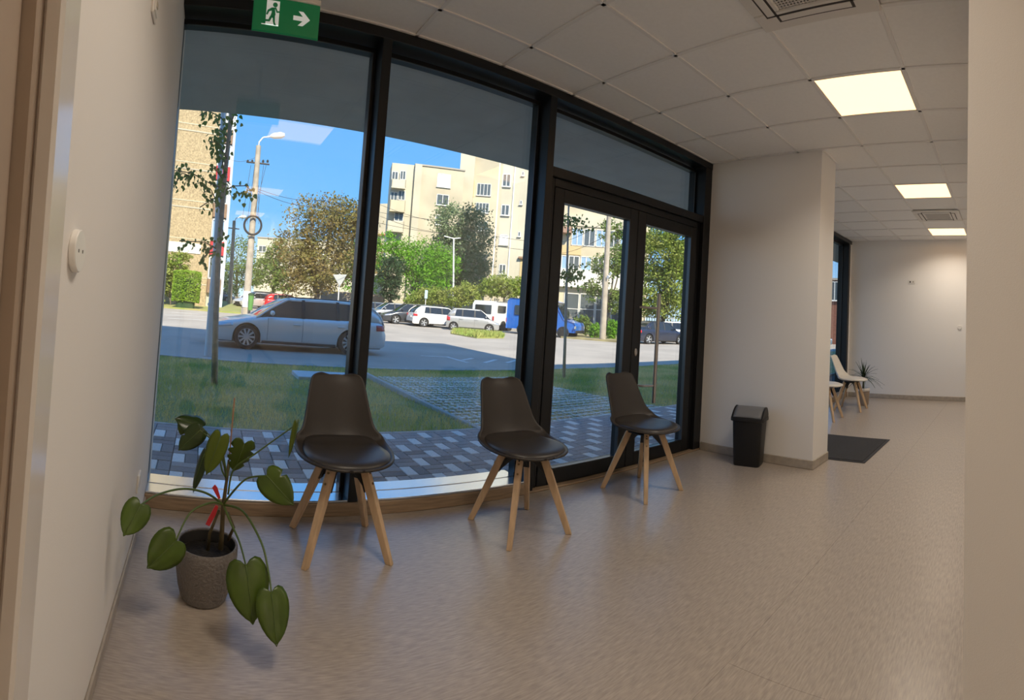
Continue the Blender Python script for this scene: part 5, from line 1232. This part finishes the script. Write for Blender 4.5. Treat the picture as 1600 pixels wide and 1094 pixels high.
# running figure in green on the white doorway
hd = [(-.054 + .0105*math.cos(2*PI*k/16), .118 + .0105*math.sin(2*PI*k/16)) for k in range(16)]
glyph([hd, [(-.070, .104), (-.055, .106), (-.050, .074), (-.058, .058), (-.074, .062), (-.068, .082)],
       [(-.056, .105), (-.046, .084), (-.034, .086), (-.034, .093), (-.042, .092), (-.050, .108)],
       [(-.069, .104), (-.086, .092), (-.092, .072), (-.085, .070), (-.079, .086), (-.066, .092)],
       [(-.052, .070), (-.050, .040), (-.044, .028), (-.054, .028), (-.060, .044), (-.062, .064)]], M_SIGNGREEN, 'figure', .0032, .0008)
glyph([[(-.074, .066), (-.080, .050), (-.104, .048), (-.104, .040), (-.074, .041), (-.064, .062)], ], M_SIGNGREEN, 'figure', .0032, .0008)
glyph([[(-.110, .026), (-.034, .026), (-.034, .030), (-.110, .030)]], M_SIGNWHITE, 'doorstep')
glyph([[(.030, .066), (.030, .086), (.073, .086), (.052, .108), (.074, .108), (.106, .076), (.074, .044), (.052, .044), (.073, .066)]], M_SIGNWHITE, 'arrow')

# ================================================================ wall devices
M_THERMO = mat('thermostat_white', (0.86, 0.84, 0.80), 0.35)
dv = thing('round_thermostat', 'round white wall device at eye level on the left wall', 'thermostat', (-.872, YL, 1.247))
MW = Matrix.Rotation(-PI/2, 4, 'X')
MB().lathe([(0, 0), (.036, 0), (.038, .002), (.038, .011), (.036, .013), (0, .013)], 36, (0, 0, 0), MW).build('cover', M_THERMO, dv, auto=.5)
for s_ in (-1, 1): MB().box(s_*.014 - .002, s_*.014 + .002, .0128, .0136, -.003, .003).build('slot', M_DARKREC, dv)
def plate(name, label, cat, x, z, sockets):
    t = thing(name, label, cat, (x, YL, z))
    MB().bbox(-.041, .041, 0, .009, -.041, .041, .003).build('cover_plate', M_WHITE_PLASTIC, t)
    if sockets:
        MB().lathe([(.027, .0095), (.030, .011), (.030, .008)], 24, (0, 0, 0), MW, cap=False).build('socket_ring', M_WHITE_PLASTIC, t)
        MB().lathe([(0, .0092), (.026, .0096)], 24, (0, 0, 0), MW, cap=False).build('socket_well', mat('socket_grey', (.45, .43, .4), .5), t)
    else:
        MB().bbox(-.028, .028, .008, .013, -.028, .028, .003).build('button', M_WHITE_PLASTIC, t)
        MB().bbox(-.010, .010, .012, .016, -.010, .010, .002).build('sensor', mat('sensor_beige', (.5, .45, .38), .5), t)
plate('socket_outlet', 'white power socket low on the left wall by the window', 'socket', -2.30, .295, True)
plate('wall_sensor', 'square white plate high on the left wall', 'sensor', -1.60, 2.075, False)
fd = thing('wall_sensor', 'small white double plate high on the far wall', 'sensor', (-1.609, YF, 2.026))
MB().bbox(-.06, .06, -.012, 0, -.035, .035, .003).build('cover_plate', M_WHITE_PLASTIC, fd)
for s_ in (-1, 1): MB().bbox(s_*.026 - .012, s_*.026 + .012, -.016, -.011, -.014, .014, .002).build('button', M_DARKREC if s_ < 0 else M_COPING, fd)
fd = thing('round_thermostat', 'round white device low on the far wall near its right end', 'thermostat', (-.765, YF, 1.246))
MB().lathe([(0, 0), (.038, 0), (.038, .011), (.034, .014), (0, .014)], 28, (0, 0, 0), Matrix.Rotation(PI/2, 4, 'X')).build('cover', M_WHITE_PLASTIC, fd, auto=.5)

# ================================================================ ceiling cassettes
M_AC = mat('cassette_plastic', (0.70, 0.66, 0.61), 0.45)
M_LATTICE = mat('cassette_grille', (0.62, 0.58, 0.54), 0.5)
def cassette(i, j, label):
    x0, x1, y0, y1 = cell(i, j); t = thing('air_conditioner', label, 'air conditioner', ((x0+x1)/2, (y0+y1)/2, ZC)); a = .312; g = .165
    m = MB()
    for b in ((-a, a, -a, -g), (-a, a, g, a), (-a, -g, -g, g), (g, a, -g, g)): m.bbox(*b, -.022, .03, .006)
    m.build('panel', M_AC, t)
    MB().box(-g, g, -g, g, .0, .02).build('intake', M_DARKREC, t)
    lt = MB(); n = 19
    for k in range(n):
        o = -g + 2*g*(k + .5)/n; lt.box(-g, g, o - .0032, o + .0032, -.014, -.010); lt.box(o - .0032, o + .0032, -g, g, -.0135, -.0095)
    lt.build('grille', M_LATTICE, t, kind='stuff')
    for k in range(4):
        R_ = Matrix.Rotation(k*PI/2, 4, 'Z')
        MB().box(-.20, .20, .188, .250, -.0225, -.0215, R_).build('outlet_slot', M_DARKREC, t)
        MB().bbox(-.185, .185, .200, .240, -.026, -.0225, .002, R_).build('louvre', M_AC, t)
cassette(3, -1, 'ceiling air conditioner cut off by the top edge, nearest')
cassette(3, 7, 'far ceiling air conditioner between two light panels')
